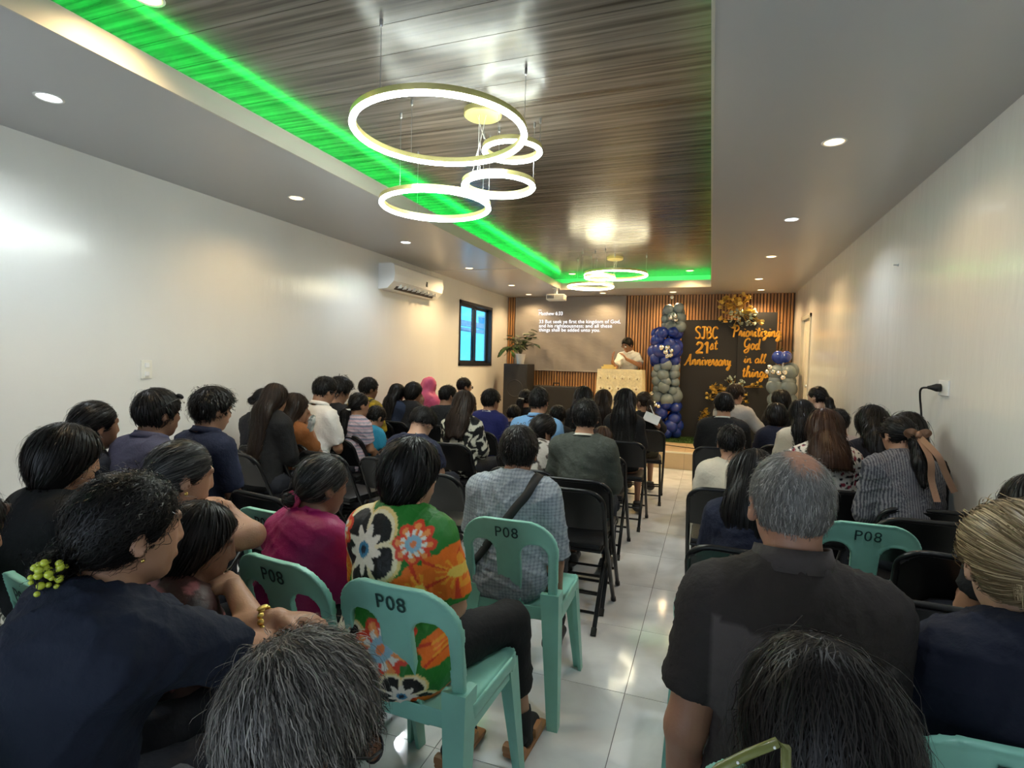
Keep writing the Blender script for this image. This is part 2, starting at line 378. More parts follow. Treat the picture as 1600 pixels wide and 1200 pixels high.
RINGG = glow('ring_led', (.90, 1.0, .95), 24.0); RINGW = glow('ring_led_warm', (1.0, .90, .62), 15.0)
def chandelier(label, can, rings, g):
    t = thing('ring_chandelier', label, 'chandelier', (can[0], can[1], HP), 0, 'LED ring chandeliers')
    MB().lathe([(.001, 0), (.105, 0), (.105, -.028), (.098, -.034), (.001, -.034)], 32).build('canopy', M['gold_paint'], t, 40)
    for (x, y, z, dia) in rings:
        R0 = dia / 2; c = (x - can[0], y - can[1], z - HP)
        rg = MB().ring(c, R0, [(.012, .020), (.012, -.006), (-.012, -.006), (-.012, .020)], 72).build('ring', M['gold_paint'], t)
        MB().ring(c, R0, [(.013, -.006), (.015, -.014), (.008, -.022), (-.008, -.022), (-.015, -.014), (-.013, -.006)], 72).build('diffuser', g, rg, True)
        for a in (20, 140, 260):
            px, py = c[0] + R0 * math.cos(math.radians(a)), c[1] + R0 * math.sin(math.radians(a))
            MB().tube([(px, py, c[2] + .02), (px, py, 0)], .0011, 5).build('suspension_wire', M['steel'], rg)
            MB().lathe([(.004, -.03), (.007, -.025), (.007, 0), (.004, 0)], 8, (px, py, 0)).build('wire_clip', M['steel'], rg)
        a = math.atan2(-c[1], -c[0]); px, py = c[0] + R0 * math.cos(a), c[1] + R0 * math.sin(a)
        pts = [(px * (1 - u) + .03 * u * math.cos(a), py * (1 - u) + .03 * u * math.sin(a), c[2] + .02 + (-.034 - c[2] - .02) * u - .02 * math.sin(PI * u)) for u in np.linspace(0, 1, 8)]
        MB().tube(pts, .0018, 5).build('power_cord', M['white_plastic'], rg)
    return t
chandelier('near LED chandelier of four white gold-edged rings over the audience', (-1.24, 2.84),
           [(-1.25, 2.36, 2.50, .80), (-1.64, 3.06, 2.375, .655), (-1.20, 3.00, 2.44, .40), (-1.11, 2.97, 2.62, .315)], RINGG)
chandelier('far LED chandelier of three warm white rings near the stage', (-1.224, 7.19),
           [(-1.18, 7.02, 2.55, .77), (-1.50, 7.03, 2.415, .57), (-1.36, 6.92, 2.51, .36)], RINGW)

def crom(pts, n=6):
    P = [np.array(p, float) for p in pts]
    if len(P) < 3: return P
    Q = [2 * P[0] - P[1]] + P + [2 * P[-1] - P[-2]]; out = []
    for i in range(1, len(Q) - 2):
        for k in range(n):
            t = k / n; a, b, c, d = Q[i - 1:i + 3]
            out.append(.5 * (2 * b + (c - a) * t + (2 * a - 5 * b + 4 * c - d) * t * t + (3 * b - a - 3 * c + d) * t ** 3))
    return out + [P[-1]]
# ------------------------------------------------------------------ wall fittings
M['ac_dark'] = mat('ac_vent_dark', (.03, .03, .035), .5)
ac = thing('air_conditioner', 'white split air conditioner mounted high on the left wall', 'air conditioner', (XL, 5.95, 2.345))
prof = [(0, .145), (.17, .145), (.205, .12), (.215, .02), (.20, -.06), (.12, -.135), (0, -.145)]
def extrude_y(mb, prof, y0, y1, mi=0):
    n = len(prof); mb._add([(x, y, z) for y in (y0, y1) for x, z in prof], [tuple(range(n)), tuple(range(n, 2 * n))[::-1]] + [(i, (i + 1) % n, n + (i + 1) % n, n + i) for i in range(n)], mi); return mb
extrude_y(MB(), prof, -.60, .58).build('body', M['white_plastic'], ac)
extrude_y(MB(), [(.196, -.062), (.201, -.058), (.122, -.134), (.117, -.138)], -.47, .45).build('vent_opening', M['ac_dark'], ac)
MB().box(.10, .195, -.46, .44, -.002, .004).build('louver', M['white_plastic'], ac).matrix_local = Matrix.Translation((.005, 0, -.205)) @ Matrix.Rotation(-.62, 4, 'Y') @ Matrix.Translation((0, 0, .0))
for k in range(9): MB().box(.13, .195, -.42 + k * .105, -.415 + k * .105, -.12, -.08).build('fin', M['ivory'], ac)
MB().box(.2095, .2165, .12, .155, -.03, .03).build('display', M['ac_dark'], ac)
MB().tube([(.02, .58, .0), (.03, .66, -.02), (.04, .69, -.09), (.03, .66, -.13), (.01, .62, -.10)], .008, 6).build('drain_hose', M['ivory'], ac, True)
MB().tube([(.01, .66, .0), (.012, .68, .12), (.006, .62, .24)], .004, 6).build('power_cord', M['ivory'], ac, True)
sw = thing('wall_switch', 'ivory double light switch on the left wall', 'switch', (XL, 2.63, 1.30))
MB().box(0, .01, -.038, .038, -.062, .062, c=.003).build('plate', M['ivory'], sw)
for z in (-.03, .03):
    MB().box(.009, .016, -.014, .014, z - .016, z + .016, c=.003).build('rocker', M['white_plastic'], sw)
so = thing('wall_outlet', 'white wall outlet on the right wall with black plug', 'outlet', (XR, 3.575, 1.335))
MB().box(-.01, 0, -.065, .065, -.042, .042, c=.003).build('plate', M['white_plastic'], so)
pc = thing('power_cord', 'black power cord plugged into the right wall outlet hanging down', 'power cord', (XR - .012, 3.60, 1.335))
MB().lathe([(.004, 0), (.022, .002), (.022, .02), (.012, .045), (.008, .06), (.001, .06)], 12).build('plug', M['rubber'], pc, True).rotation_euler = (0, -PI / 2, 0)
MB().tube(crom([(-.055, 0, 0), (-.07, .06, -.01), (-.055, .12, -.06), (-.035, .15, -.16), (-.02, .15, -.35), (-.02, .13, -.6), (-.02, .12, -1.0), (-.03, .14, -1.33)], 5), .0055, 7).build('cord', M['rubber'], pc, True)
MB().lathe([(.001, 0), (.010, 0), (.010, .006), (.004, .008), (.004, .03), (.001, .03)], 10).build('wall_hook', M['steel'], label='small metal hook high on the right wall', cat='hook', loc=(XR, 4.50, 2.154)).rotation_euler = (0, -PI / 2, 0)
# projector
M['proj'] = mat('projector_shell', (.75, .72, .64), .4)
pj = thing('projector', 'white projector hanging from the ceiling before the screen', 'projector', (-2.36, 8.50, 2.45), .05)
MB().box(-.145, .145, -.11, .11, -.045, .045, c=.012).build('body', M['proj'], pj)
MB().lathe([(.001, 0), (.03, 0), (.035, .02), (.03, .03), (.001, .02)], 16).build('lens', M['black_frame'], pj, True).matrix_local = Matrix.Translation((.07, .108, .0)) @ Matrix.Rotation(-PI / 2, 4, 'X')
for k in range(5): MB().box(-.12 + k * .022, -.108 + k * .022, -.114, -.108, -.025, .025).build('vent_slot', M['ac_dark'], pj)
MB().box(-.06, .0, -.112, -.106, -.0, .02).build('badge', M['ivory'], pj)
MB().tube([(0, 0, .045), (0, 0, .147)], .018, 10).box(-.06, .06, -.05, .05, .14, .147).build('mount', M['white_plastic'], pj)
MB().tube([(-.02, .02, .05), (-.05, .03, .10), (-.02, .03, .14)], .004, 6).build('cable', M['white_plastic'], pj)

# ------------------------------------------------------------------ lettering helpers
def text_mesh(txt, size, depth=.0, align='LEFT', spacing=1.0):
    cu = bpy.data.curves.new('t', 'FONT'); cu.body = txt; cu.size = size; cu.extrude = depth; cu.align_x = align; cu.space_character = spacing; cu.resolution_u = 3
    o = bpy.data.objects.new('t', cu); col.objects.link(o); dg = bpy.context.evaluated_depsgraph_get(); dg.update()
    me = bpy.data.meshes.new_from_object(o.evaluated_get(dg)); bpy.data.objects.remove(o); bpy.data.curves.remove(cu); return me
GL = {
 'S': (.62, [[(.55, .86), (.42, .99), (.18, .97), (.07, .78), (.22, .58), (.45, .42), (.5, .15), (.3, 0), (.03, .1)]]),
 'J': (.55, [[(.08, .98), (.3, 1), (.52, .98)], [(.36, 1), (.36, .5), (.33, .12), (.2, 0), (.03, .12)]]),
 'B': (.62, [[(.1, 0), (.1, 1)], [(.1, 1), (.38, .97), (.46, .76), (.34, .57), (.1, .53)], [(.1, .53), (.42, .5), (.54, .26), (.38, .04), (.1, 0)]]),
 'C': (.62, [[(.55, .82), (.42, .98), (.18, .93), (.06, .6), (.08, .25), (.28, .01), (.55, .15)]]),
 '2': (.62, [[(.06, .75), (.2, .96), (.42, .93), (.5, .72), (.36, .42), (.06, .06), (.3, .06), (.56, .05)]]),
 '1': (.42, [[(.06, .78), (.26, 1), (.26, .5), (.26, 0)]]),
 'A': (.8, [[(.0, -.05), (.15, .1), (.4, .6), (.55, 1), (.58, .5), (.62, .02), (.8, .1)], [(.2, .35), (.5, .4)]]),
 'P': (.7, [[(.2, -.05), (.22, .4), (.25, 1)], [(.02, .75), (.15, .98), (.45, 1), (.6, .78), (.48, .55), (.25, .5)]]),
 'G': (.75, [[(.6, .85), (.45, 1), (.18, .88), (.08, .55), (.2, .25), (.45, .25), (.6, .5), (.6, .2), (.5, -.2), (.25, -.3), (.18, -.1), (.7, .2)]]),
 'n': (.5, [[(0, .05), (.08, .48), (.1, .05), (.12, .3), (.28, .5), (.34, .3), (.36, .03), (.5, .1)]]),
 'i': (.26, [[(0, .1), (.1, .48), (.12, .05), (.26, .1)], [(.14, .66), (.15, .72)]]),
 'v': (.42, [[(0, .4), (.1, .45), (.18, .03), (.34, .45), (.42, .4)]]),
 'e': (.4, [[(0, .15), (.25, .3), (.22, .5), (.08, .4), (.08, .1), (.22, 0), (.4, .12)]]),
 'r': (.36, [[(0, .1), (.1, .5), (.2, .42), (.24, .1), (.36, .1)]]),
 's': (.36, [[(0, .08), (.16, .52), (.26, .2), (.14, 0), (.03, .05)], [(.2, .02), (.36, .1)]]),
 'a': (.48, [[(.34, .42), (.18, .5), (.04, .28), (.1, .03), (.28, .1), (.35, .46), (.36, .05), (.48, .1)]]),
 'y': (.46, [[(0, .4), (.08, .46), (.12, .12), (.26, .1), (.34, .46), (.33, -.1), (.2, -.38), (.08, -.25), (.46, .1)]]),
 't': (.34, [[(.16, .82), (.13, .3), (.18, .03), (.34, .1)], [(0, .56), (.3, .58)]]),
 'o': (.44, [[(.3, .42), (.14, .5), (.04, .25), (.14, .02), (.3, .1), (.34, .36), (.24, .46), (.44, .4)]]),
 'z': (.44, [[(.02, .42), (.18, .5), (.3, .4), (.18, .22), (.3, .1), (.24, -.2), (.1, -.3), (.08, -.15), (.44, .1)]]),
 'g': (.46, [[(.32, .42), (.16, .5), (.04, .28), (.12, .05), (.28, .15), (.34, .46), (.34, -.1), (.22, -.36), (.08, -.25), (.46, .1)]]),
 'd': (.5, [[(.34, .42), (.18, .5), (.04, .28), (.1, .03), (.28, .1), (.4, .98), (.38, .3), (.4, .04), (.5, .1)]]),
 'l': (.28, [[(0, .1), (.16, .7), (.2, .98), (.1, .9), (.1, .2), (.16, .02), (.28, .1)]]),
 'h': (.52, [[(0, .1), (.14, .7), (.2, .98), (.1, .9), (.1, .02), (.14, .3), (.3, .5), (.36, .3), (.38, .03), (.52, .1)]]),
 ' ': (.3, [])}
def write(parent, txt, x, z, wid, hgt, m, thick=.1, y=0.0, slant=0.0):
    tot = sum(GL[c][0] for c in txt) or 1; sx = wid / tot; cx = x
    for ch in txt:
        adv, strokes = GL[ch]
        if strokes:
            mb = MB()
            for s_ in strokes:
                pts = [(cx + (p[0] + slant * p[1]) * sx, y - .008, z + p[1] * hgt) for p in crom(s_)]
                mb.tube(pts, thick * hgt * .5, 6, flat=1.0)
            for i, v in enumerate(mb.v): mb.v[i] = (v[0], y - .002 + (v[1] - y + .008) * .35, v[2])
            mb.build('letter', m, parent, True)
        cx += adv * sx

# ------------------------------------------------------------------ stage: projected screen
M['screen'] = mat('grey_screen_cloth', (.24, .215, .20), .7, var=.06, vscale=2.5, bump=.5, bscale=7, stretch=(1, 1, 2.2))
M['scr_text'] = glow('projected_text', (.95, .97, 1.0), .85)
scn = thing('projection_screen', 'large grey cloth screen with projected Bible verse on slat wall', 'screen', (0, YB - .06, 0))
sx0, sx1 = at_y(806, 466, YB - .06)[0], at_y(979, 462, YB - .06)[0]
mb = MB(); nx, nz = 60, 40
zt_, zb_ = HC - .01, at_y(900, 580, YB - .06)[2]
V = [(sx0 + (sx1 - sx0) * i / nx, .012 * math.sin(i * .9) * (1 - j / nz) * .5 + .006 * math.sin(i * .33 + j * .45), zb_ + (zt_ - zb_) * j / nz) for j in range(nz + 1) for i in range(nx + 1)]
n_ = nx + 1
mb._add(V, [(j * n_ + i, j * n_ + i + 1, (j + 1) * n_ + i + 1, (j + 1) * n_ + i) for j in range(nz) for i in range(nx)])
mb._add([(x, y + .012, z) for x, y, z in V], [(j * n_ + i, (j + 1) * n_ + i, (j + 1) * n_ + i + 1, j * n_ + i + 1) for j in range(nz) for i in range(nx)])
mb.build('cloth', M['screen'], scn, True)
MB().tube([(sx0, 0, zb_), (sx1, 0, zb_)], .012, 8).build('bottom_rail', M['screen'], scn)
for txt, px, py, px2 in (('Matthew 6:33', 841.5, 492.5, 878.5), ('33 But seek ye first the kingdom of God,', 842, 505, 969), ('and his righteousness; and all these', 842, 511.5, 956), ('things shall be added unto you.', 842, 517.8, 937.5)):
    a, b = at_y(px, py, YB - .075), at_y(px2, py, YB - .075)
    me = text_mesh(txt, .088, 0, spacing=1.0); xs = [v.co.x for v in me.vertices]; k = (b[0] - a[0]) / (max(xs) - min(xs))
    for v in me.vertices: v.co = Vector((v.co.x * k, 0, v.co.y))
    me.materials.append(M['scr_text'])
    link('projected_line', me, scn, (a[0], -.016, a[2]))
a = at_y(841, 485, YB - .075)
MB().box(0, .06, -.001, 0, 0, .008).build('projected_line', M['scr_text'], scn, loc=(a[0], -.016, a[2]))

# ------------------------------------------------------------------ stage: loudspeaker, plant, case, pulpit
M['spk'] = mat('speaker_black', (.016, .016, .017), .6, bump=.25, bscale=200)
def box_thing(name, label, cat, x0, x1, y0, y1, z0, z1): return thing(name, label, cat, ((x0 + x1) / 2, (y0 + y1) / 2, z0))
p0, p1 = at_y(787, 568, 8.75), at_y(824, 568, 8.75)
W = p1[0] - p0[0]; Hs = p0[2] - SZ
sp = thing('loudspeaker', 'tall black loudspeaker cabinet carrying the potted plant', 'speaker', ((p0[0] + p1[0]) / 2, 8.95, SZ))
MB().box(-W / 2, W / 2, -.2, .2, 0, Hs, c=.012).build('cabinet', M['spk'], sp)
M['grille'] = mat('speaker_grille', (.02, .02, .021), .75, bump=.6, bscale=420)
MB().box(-W / 2 + .02, W / 2 - .02, -.21, -.198, .03, Hs - .03, c=.004).build('grille', M['grille'], sp)
for z in (.28, .72): MB().ring((0, 0, 0), .14, [(.01, 0), (0, .006), (-.01, 0), (0, -.004)], 28).build('woofer_rim', M['spk'], sp).matrix_local = Matrix.Translation((0, -.212, z)) @ Matrix.Rotation(PI / 2, 4, 'X')
M['pot'] = mat('white_pot', (.78, .74, .68), .4)
M['leaf'] = mat('plant_leaf', (.045, .085, .022), .45, var=.35, vscale=9); M['stem'] = mat('plant_stem', (.10, .09, .035), .6)
def leafy_plant(label, loc, h, spread, n, seed, pot=True, ph=.16, droop=1.0):
    rr = random.Random(seed); t = thing('potted_plant', label, 'plant', loc)
    if pot:
        MB().lathe([(.001, 0), (.06, 0), (.085, ph), (.09, ph), (.09, ph + .012), (.078, ph + .012), (.076, ph - .02), (.001, ph - .02)], 20).build('pot', M['pot'], t, 40)
    stems = MB()
    for k in range(n):
        a = rr.uniform(0, 2 * PI); el = rr.uniform(.25, 1.0); L = h * rr.uniform(.7, 1.05)
        pts = []
        for u in np.linspace(0, 1, 7):
            rad = spread * (1.1 - el * .6) * u ** 1.2; zz = ph + L * (u * (.4 + .7 * el) - droop * .62 * (1 - el * .6) * u ** 3)
            pts.append(np.array([rad * math.cos(a), rad * math.sin(a), zz]))
        stems.tube(pts, [.004 - .002 * i / 6 for i in range(7)], 5)
        for i in range(2, 7):
            for sd in (-1, 1):
                b = pts[i]; tdir = pts[i] - pts[i - 1]; tdir /= np.linalg.norm(tdir)
                side = np.cross(tdir, (0, 0, 1.)); side /= np.linalg.norm(side) + 1e-6
                d = tdir * .5 + side * sd * .8 + np.array([0, 0, -.25 * droop + rr.uniform(-.15, .15)]); d /= np.linalg.norm(d)
                LL = rr.uniform(.09, .14) * (spread / .3); wv = np.cross(d, (0, 0, 1.)); wv /= np.linalg.norm(wv) + 1e-6; up_ = np.cross(wv, d)
                vs = [b]
                for u, ww in ((.3, .16), (.62, .17), (.85, .09)):
                    c = b + d * LL * u + up_ * (-.12 * LL * u * u); vs += [c - wv * LL * ww, c + up_ * LL * -.03, c + wv * LL * ww]
                vs.append(b + d * LL - up_ * .14 * LL)
                MBl = MB()._add(vs, [(0, 2, 1), (0, 3, 2), (1, 2, 5, 4), (2, 3, 6, 5), (4, 5, 8, 7), (5, 6, 9, 8), (7, 8, 10), (8, 9, 10)])
                MBl.build('leaf', M['leaf'], t, True)
    stems.build('stem', M['stem'], t, True)
    return t
leafy_plant('potted green plant in white pot on top of the loudspeaker', ((p0[0] + p1[0]) / 2 + .03, 8.92, SZ + Hs), .52, .36, 26, 3)
pr = at_y(1226, 560, 9.15)
leafy_plant('dark leafy plant behind the short balloon column by the wall', (pr[0] - .02, 9.1, SZ), 1.75, .17, 11, 5, ph=.3, droop=.7)
# flat black case
c0, c1 = at_y(833, 602, 9.15), at_y(902, 602, 9.15)
cs = thing('equipment_case', 'wide black equipment case with top handle by the slat wall', 'case', ((c0[0] + c1[0]) / 2, 9.25, SZ))
Wc = c1[0] - c0[0]; Hk = c0[2] - SZ
M['case'] = mat('case_black', (.018, .017, .017), .55, bump=.1)
MB().box(-Wc / 2, Wc / 2, -.13, .13, 0, Hk, c=.015).build('shell', M['case'], cs)
MB().box(-Wc / 2 + .04, Wc / 2 - .04, -.136, -.128, .05, Hk - .05, c=.003).build('front_panel', M['grille'], cs)
MB().tube([(-.06, 0, Hk - .005), (-.055, 0, Hk + .05), (.055, 0, Hk + .05), (.06, 0, Hk - .005)], .012, 8).build('handle', M['rubber'], cs)
# pulpit under a lace cloth
PY = 8.55
a, b = at_y(934, 577, PY), at_y(1003, 577, PY)
PW, PX, PZ = b[0] - a[0], (a[0] + b[0]) / 2, (a[2] + b[2]) / 2 - SZ
M['lace'] = mat('cream_lace', (.80, .68, .42), .75, var=.1, vscale=30, bump=.5, bscale=60)
M['pulpit_wood'] = streak_wood('pulpit_wood', (.20, .10, .04), (.35, .19, .08), .4, (20, 20, 1.5))
pu = thing('pulpit', 'wooden pulpit stand on the stage', 'pulpit', (PX, PY + .22, SZ))
MB().box(-PW / 2 + .05, PW / 2 - .05, -.18, .2, 0, PZ - .03).build('body', M['pulpit_wood'], pu)
MB().box(-PW / 2 + .01, PW / 2 - .01, -.215, .22, PZ - .03, PZ - .006, c=.004).build('top', M['pulpit_wood'], pu)
def drape():
    n = 160; rows = 26; vs = []; per = []
    hw, hd = PW / 2 + .004, .225
    loop = [(-hw, hd), (-hw, -hd), (hw, -hd), (hw, hd)]; seg = [2 * hd, 2 * hw, 2 * hd, 2 * hw]; tot = sum(seg)
    for k in range(n):
        s_ = tot * k / n; i = 0
        while s_ > seg[i]: s_ -= seg[i]; i += 1
        p, q = np.array(loop[i]), np.array(loop[(i + 1) % 4]); u = s_ / seg[i]; pt = p + (q - p) * u
        nr = np.array([(q - p)[1], -(q - p)[0]]) / seg[i] * -1
        per.append((pt, -nr if np.dot(nr, pt) < 0 else nr))
    for j in range(rows + 1):
        u = j / rows; z = PZ - .004 - u * (PZ - .10)
        for k in range(n):
            pt, nr = per[k]; off = (.016 + .012 * math.sin(k * .62)) * u + .03 * u
            zz = z + (.018 * abs(math.sin(k * .31)) if j == rows else 0); vs.append((pt[0] + nr[0] * off, pt[1] + nr[1] * off, zz))
    fs = [(j * n + k, j * n + (k + 1) % n, (j + 1) * n + (k + 1) % n, (j + 1) * n + k) for j in range(rows) for k in range(n)]
    m_ = MB()._add(vs, fs + [tuple(range(n))]); return m_
cl = thing('pulpit_cloth', 'cream lace cloth draped over the pulpit', 'cloth', (PX, PY + .22, SZ))
drape().build('cloth', M['lace'], cl, 50)
M['lace_d'] = mat('lace_motif', (.86, .76, .52), .8); M['lace_hole'] = mat('lace_opening', (.25, .16, .07), .8)
for j, (zz, n, r) in enumerate(((PZ - .13, 6, .035), (PZ - .30, 5, .045), (PZ - .48, 6, .04))):
    for k in range(n):
        x = -PW / 2 + PW * (k + .5) / n
        for q in range(5):
            an = q * 2 * PI / 5 + k
            MB().ball((x + r * .6 * math.cos(an), -.262 - .05 * (PZ - zz), zz + r * .6 * math.sin(an)), (r * .42, .006, r * .42), 8, 6).build('lace_petal', M['lace_d'], cl, True)
        MB().ball((x, -.266 - .05 * (PZ - zz), zz - (0 if j else .012)), (r * .3, .006, r * .3), 8, 6).build('lace_eyelet', M['lace_hole'], cl, True)
M['book_y'] = mat('yellow_page_edge', (.80, .62, .22), .6)
bk = at_y(952, 573, PY + .2)
for k, (lbl, w_, h_) in enumerate((('thick yellow-edged book lying on the pulpit, lower of two', .20, .035), ('smaller yellow-edged book on top of another on the pulpit', .15, .03))):
    t_ = thing('book', lbl, 'book', (bk[0], PY + .16, SZ + PZ + .002 + k * .0355), .1 * k)
    MB().box(-w_ / 2, w_ / 2, -.09, .09, .004, h_ - .004).build('pages', M['book_y'], t_)
    for hz in (0, h_ - .004): MB().box(-w_ / 2 - .004, w_ / 2 + .004, -.095, .095, hz, hz + .004).build('cover', M['book_y'], t_)

# ------------------------------------------------------------------ stage: balloons
M['b_blue'] = mat('blue_balloon', (.010, .032, .24), .22, spec=.6); M['b_grey'] = mat('grey_balloon', (.165, .21, .235), .25, spec=.6)
M['b_silver'] = mat('silver_balloon', (.78, .76, .72), .12, metal=1.0)
def balloon_mesh(m):
    mb = MB().ball((0, 0, 0), (1, 1, 1.08), 18, 12)
    mb.v = [(x * (1 - .10 * max(0, -z)), y * (1 - .10 * max(0, -z)), z) for x, y, z in mb.v]
    mb.lathe([(.10, -1.16), (.05, -1.10), (.04, -1.04), (.06, -1.0)], 8); return mb.mesh('balloon', m, True)
BM = {k: balloon_mesh(M[k]) for k in ('b_blue', 'b_grey', 'b_silver')}
def balloon(parent, base, x, y, z, r, kind, rr):
    o = link('balloon', BM[kind], parent, (x - base[0], y - base[1], z - base[2])); o.scale = (r, r, r)
    o.rotation_euler = (rr.uniform(-1.2, 1.2), rr.uniform(-.8, .8), rr.uniform(0, 6)); return o
def tower(label, base, segs, silver, seed, top=None):
    rr = random.Random(seed); t = thing('balloon_tower', label, 'balloons', base)
    for (z0, z1, cx, rad, kind, r0, r1) in segs:
        z = z0
        while z < z1:
            r = rr.uniform(r0, r1); n = max(3, int(2 * PI * rad / (1.55 * r)))
            a0 = rr.uniform(0, 6)
            for k in range(n):
                a = a0 + 2 * PI * k / n; rk = r * rr.uniform(.78, 1.12); jit = rr.uniform(-.35, .35) * r
                balloon(t, base, base[0] + cx + rad * math.cos(a), base[1] + rad * .75 * math.sin(a), z + jit, rk, kind, rr)
            z += r * 1.25
    for (px, py, Y, r) in silver:
        p = at_y(px, py, Y); balloon(t, base, p[0], p[1], p[2], r, 'b_silver', rr)
    MB().tube([(0, 0, 0), (0, 0, segs[-1][1] - base[2])], .012, 8).build('pole', M['white_plastic'], t)
    return t
TY_ = 9.12
def tz(py, px=1045): return float(at_y(px, py, TY_)[2])
def txx(px, py=570): return float(at_y(px, py, TY_)[0])
tb = (txx(1044), TY_, SZ)
tower('tall blue and grey balloon tower beside the black board', tb, [
    (SZ + .09, tz(628), .02, .15, 'b_blue', .095, .125), (tz(622), tz(570), -.02, .14, 'b_grey', .085, .12),
    (tz(562), tz(516), -.05, .16, 'b_blue', .09, .12), (tz(508), tz(476), .05, .11, 'b_grey', .085, .12)],
    [(1055, 494, 8.87, .033), (1048, 497, 8.87, .035), (1056, 500, 8.87, .033), (1034, 543, 8.82, .042), (1043, 543, 8.82, .040), (1040, 550, 8.81, .04), (1049, 548, 8.82, .036), (1043, 556, 8.82, .040), (1048, 555, 8.83, .036),
     (1018, 615, 8.9, .035), (1021, 629, 8.88, .04), (1024, 633, 8.88, .035), (1029, 635, 8.88, .03), (1020, 638, 8.88, .03), (1050, 465, 9.0, .03)], 11)
T2 = 8.5
tb2 = (float(at_y(1222, 600, T2)[0]), T2, SZ)
def tz2(py): return float(at_y(1222, py, T2)[2])
tower('short grey balloon column with blue top by the right wall', tb2, [
    (SZ + .1, tz2(566), 0, .115, 'b_grey', .098, .11), (tz2(559), tz2(555), .0, .06, 'b_blue', .075, .085)],
    [(1203, 574, 8.30, .034), (1199, 581, 8.32, .036), (1208, 581, 8.29, .034), (1217, 583, 8.28, .036), (1226, 582, 8.28, .034), (1223, 590, 8.28, .036)], 12)

# ------------------------------------------------------------------ stage: black anniversary boards
M['board'] = mat('black_board_cloth', (.018, .017, .018), .75, bump=.1, bscale=30); M['letter'] = mat('gold_letter', (.70, .34, .025), .42, metal=.25, spec=.6)
BY = 9.36
def board(label, px0, px1, py0, y, th):
    a, b = at_y(px0, py0, y), at_y(px1, py0, y); wd = float(b[0] - a[0]); ht = float((a[2] + b[2]) / 2 - SZ)
    t_ = thing('backdrop_board', label, 'board', (float(a[0]), y, SZ))
    MB().box(0, wd, 0, th, 0, ht, c=.004).build('panel', M['board'], t_)
    for fx in (.05, wd - .09): MB().box(fx, fx + .04, th, th + .12, 0, .04).build('foot', M['board'], t_)
    return t_, float(a[0])
b1, bx1 = board('black backdrop board with gold SJBC 21st Anniversary letters', 1066, 1158, 500, BY, .03)
b2, bx2 = board('taller black backdrop board with gold Prioritizing God in all things letters', 1155, 1215.5, 488, BY - .06, .03)
def wr_px(par, bx, y, txt, x0, x1, ytop, ybase, thick=.13, slant=.1):
    a, b = at_y(x0, ybase, y), at_y(x1, ybase, y); h_ = at_y(x0, ytop, y)[2] - a[2]
    write(par, txt, float(a[0] - bx), float(a[2] - SZ), float(b[0] - a[0]), float(h_), M['letter'], thick, 0, slant)
wr_px(b1, bx1, BY, 'SJBC', 1086, 1122, 511, 529, .17, 0)
wr_px(b1, bx1, BY, '21', 1087, 1108, 535, 552, .24, 0)
wr_px(b1, bx1, BY, 'st', 1109, 1121, 529, 546, .15)
wr_px(b1, bx1, BY, 'Anniversary', 1069, 1142, 553, 570, .16)
wr_px(b2, bx2, BY - .06, 'Prioritizing', 1143, 1220, 509, 526, .17)
wr_px(b2, bx2, BY - .06, 'God', 1161, 1187, 529, 546, .16)
wr_px(b2, bx2, BY - .06, 'in all', 1162, 1196, 553, 567, .15)
wr_px(b2, bx2, BY - .06, 'things', 1159, 1200, 572, 589, .16)
# gold and pale flower sprays
M['gold_leaf'] = mat('gold_foil_leaf', (.82, .62, .18), .3, metal=.75, var=.25, vscale=20); M['white_leaf'] = mat('pale_green_leaf', (.42, .50, .42), .55, var=.25, vscale=20)
M['gold_stem'] = mat('gold_stem', (.45, .27, .05), .4, metal=.6)
pet = {}
for nm in ('gold_leaf', 'white_leaf'):
    pet[nm] = MB()._add([(0, 0, 0), (-.5, .35, .06), (0, .4, -.05), (.5, .35, .06), (-.42, .75, .12), (0, .78, .02), (.42, .75, .12), (0, 1.05, .05)],
                        [(0, 2, 1), (0, 3, 2), (1, 2, 5, 4), (2, 3, 6, 5), (4, 5, 7), (5, 6, 7)]).mesh('petal', M[nm], True)
def spray(label, cpx, Y, pts, seed):
    rr = random.Random(seed); c = at_y(cpx[0], cpx[1], Y); t_ = thing('flower_spray', label, 'flowers', tuple(map(float, c)))
    stm = MB()
    for (px, py, kind, n, size) in pts:
        p = at_y(px, py, Y - rr.uniform(0, .14)) - c
        stm.tube([(0, 0, 0), tuple(p * .5 + np.array([0, -.02, .03])), tuple(p)], .004, 5)
        for k in range(n):
            o = link('petal', pet[kind], t_, tuple(map(float, p + np.array([rr.uniform(-.02, .02), rr.uniform(-.03, .03), rr.uniform(-.02, .02)]))))
            o.scale = (size * rr.uniform(.7, 1.2),) * 3; o.rotation_euler = (rr.uniform(-.6, 1.4), rr.uniform(-.6, .6), rr.uniform(0, 2 * PI))
    stm.build('stem', M['gold_stem'], t_, True)
rr = random.Random(4); pts = []
for k in range(26): pts.append((rr.uniform(1122, 1178), rr.uniform(464, 492), 'gold_leaf', 6, .055))
for q in ((1125, 500), (1132, 502), (1138, 468), (1160, 462), (1184, 500), (1190, 505), (1146, 512)): pts.append((*q, 'gold_leaf', 6, .055))
for k in range(26): pts.append((rr.uniform(1141, 1182), rr.uniform(484, 508), 'white_leaf', 5, .04))
spray('gold and pale green flower spray on top of the black boards', (1155, 492), BY - .075, pts, 21)
pts = []
for k in range(12): pts.append((rr.uniform(1112, 1132), rr.uniform(603, 614), 'gold_leaf', 6, .05))
for q in ((1103, 617), (1107, 622), (1112, 624), (1174, 604), (1183, 601), (1187, 605), (1165, 616), (1163, 624), (1166, 629)): pts.append((*q, 'gold_leaf', 6, .045))
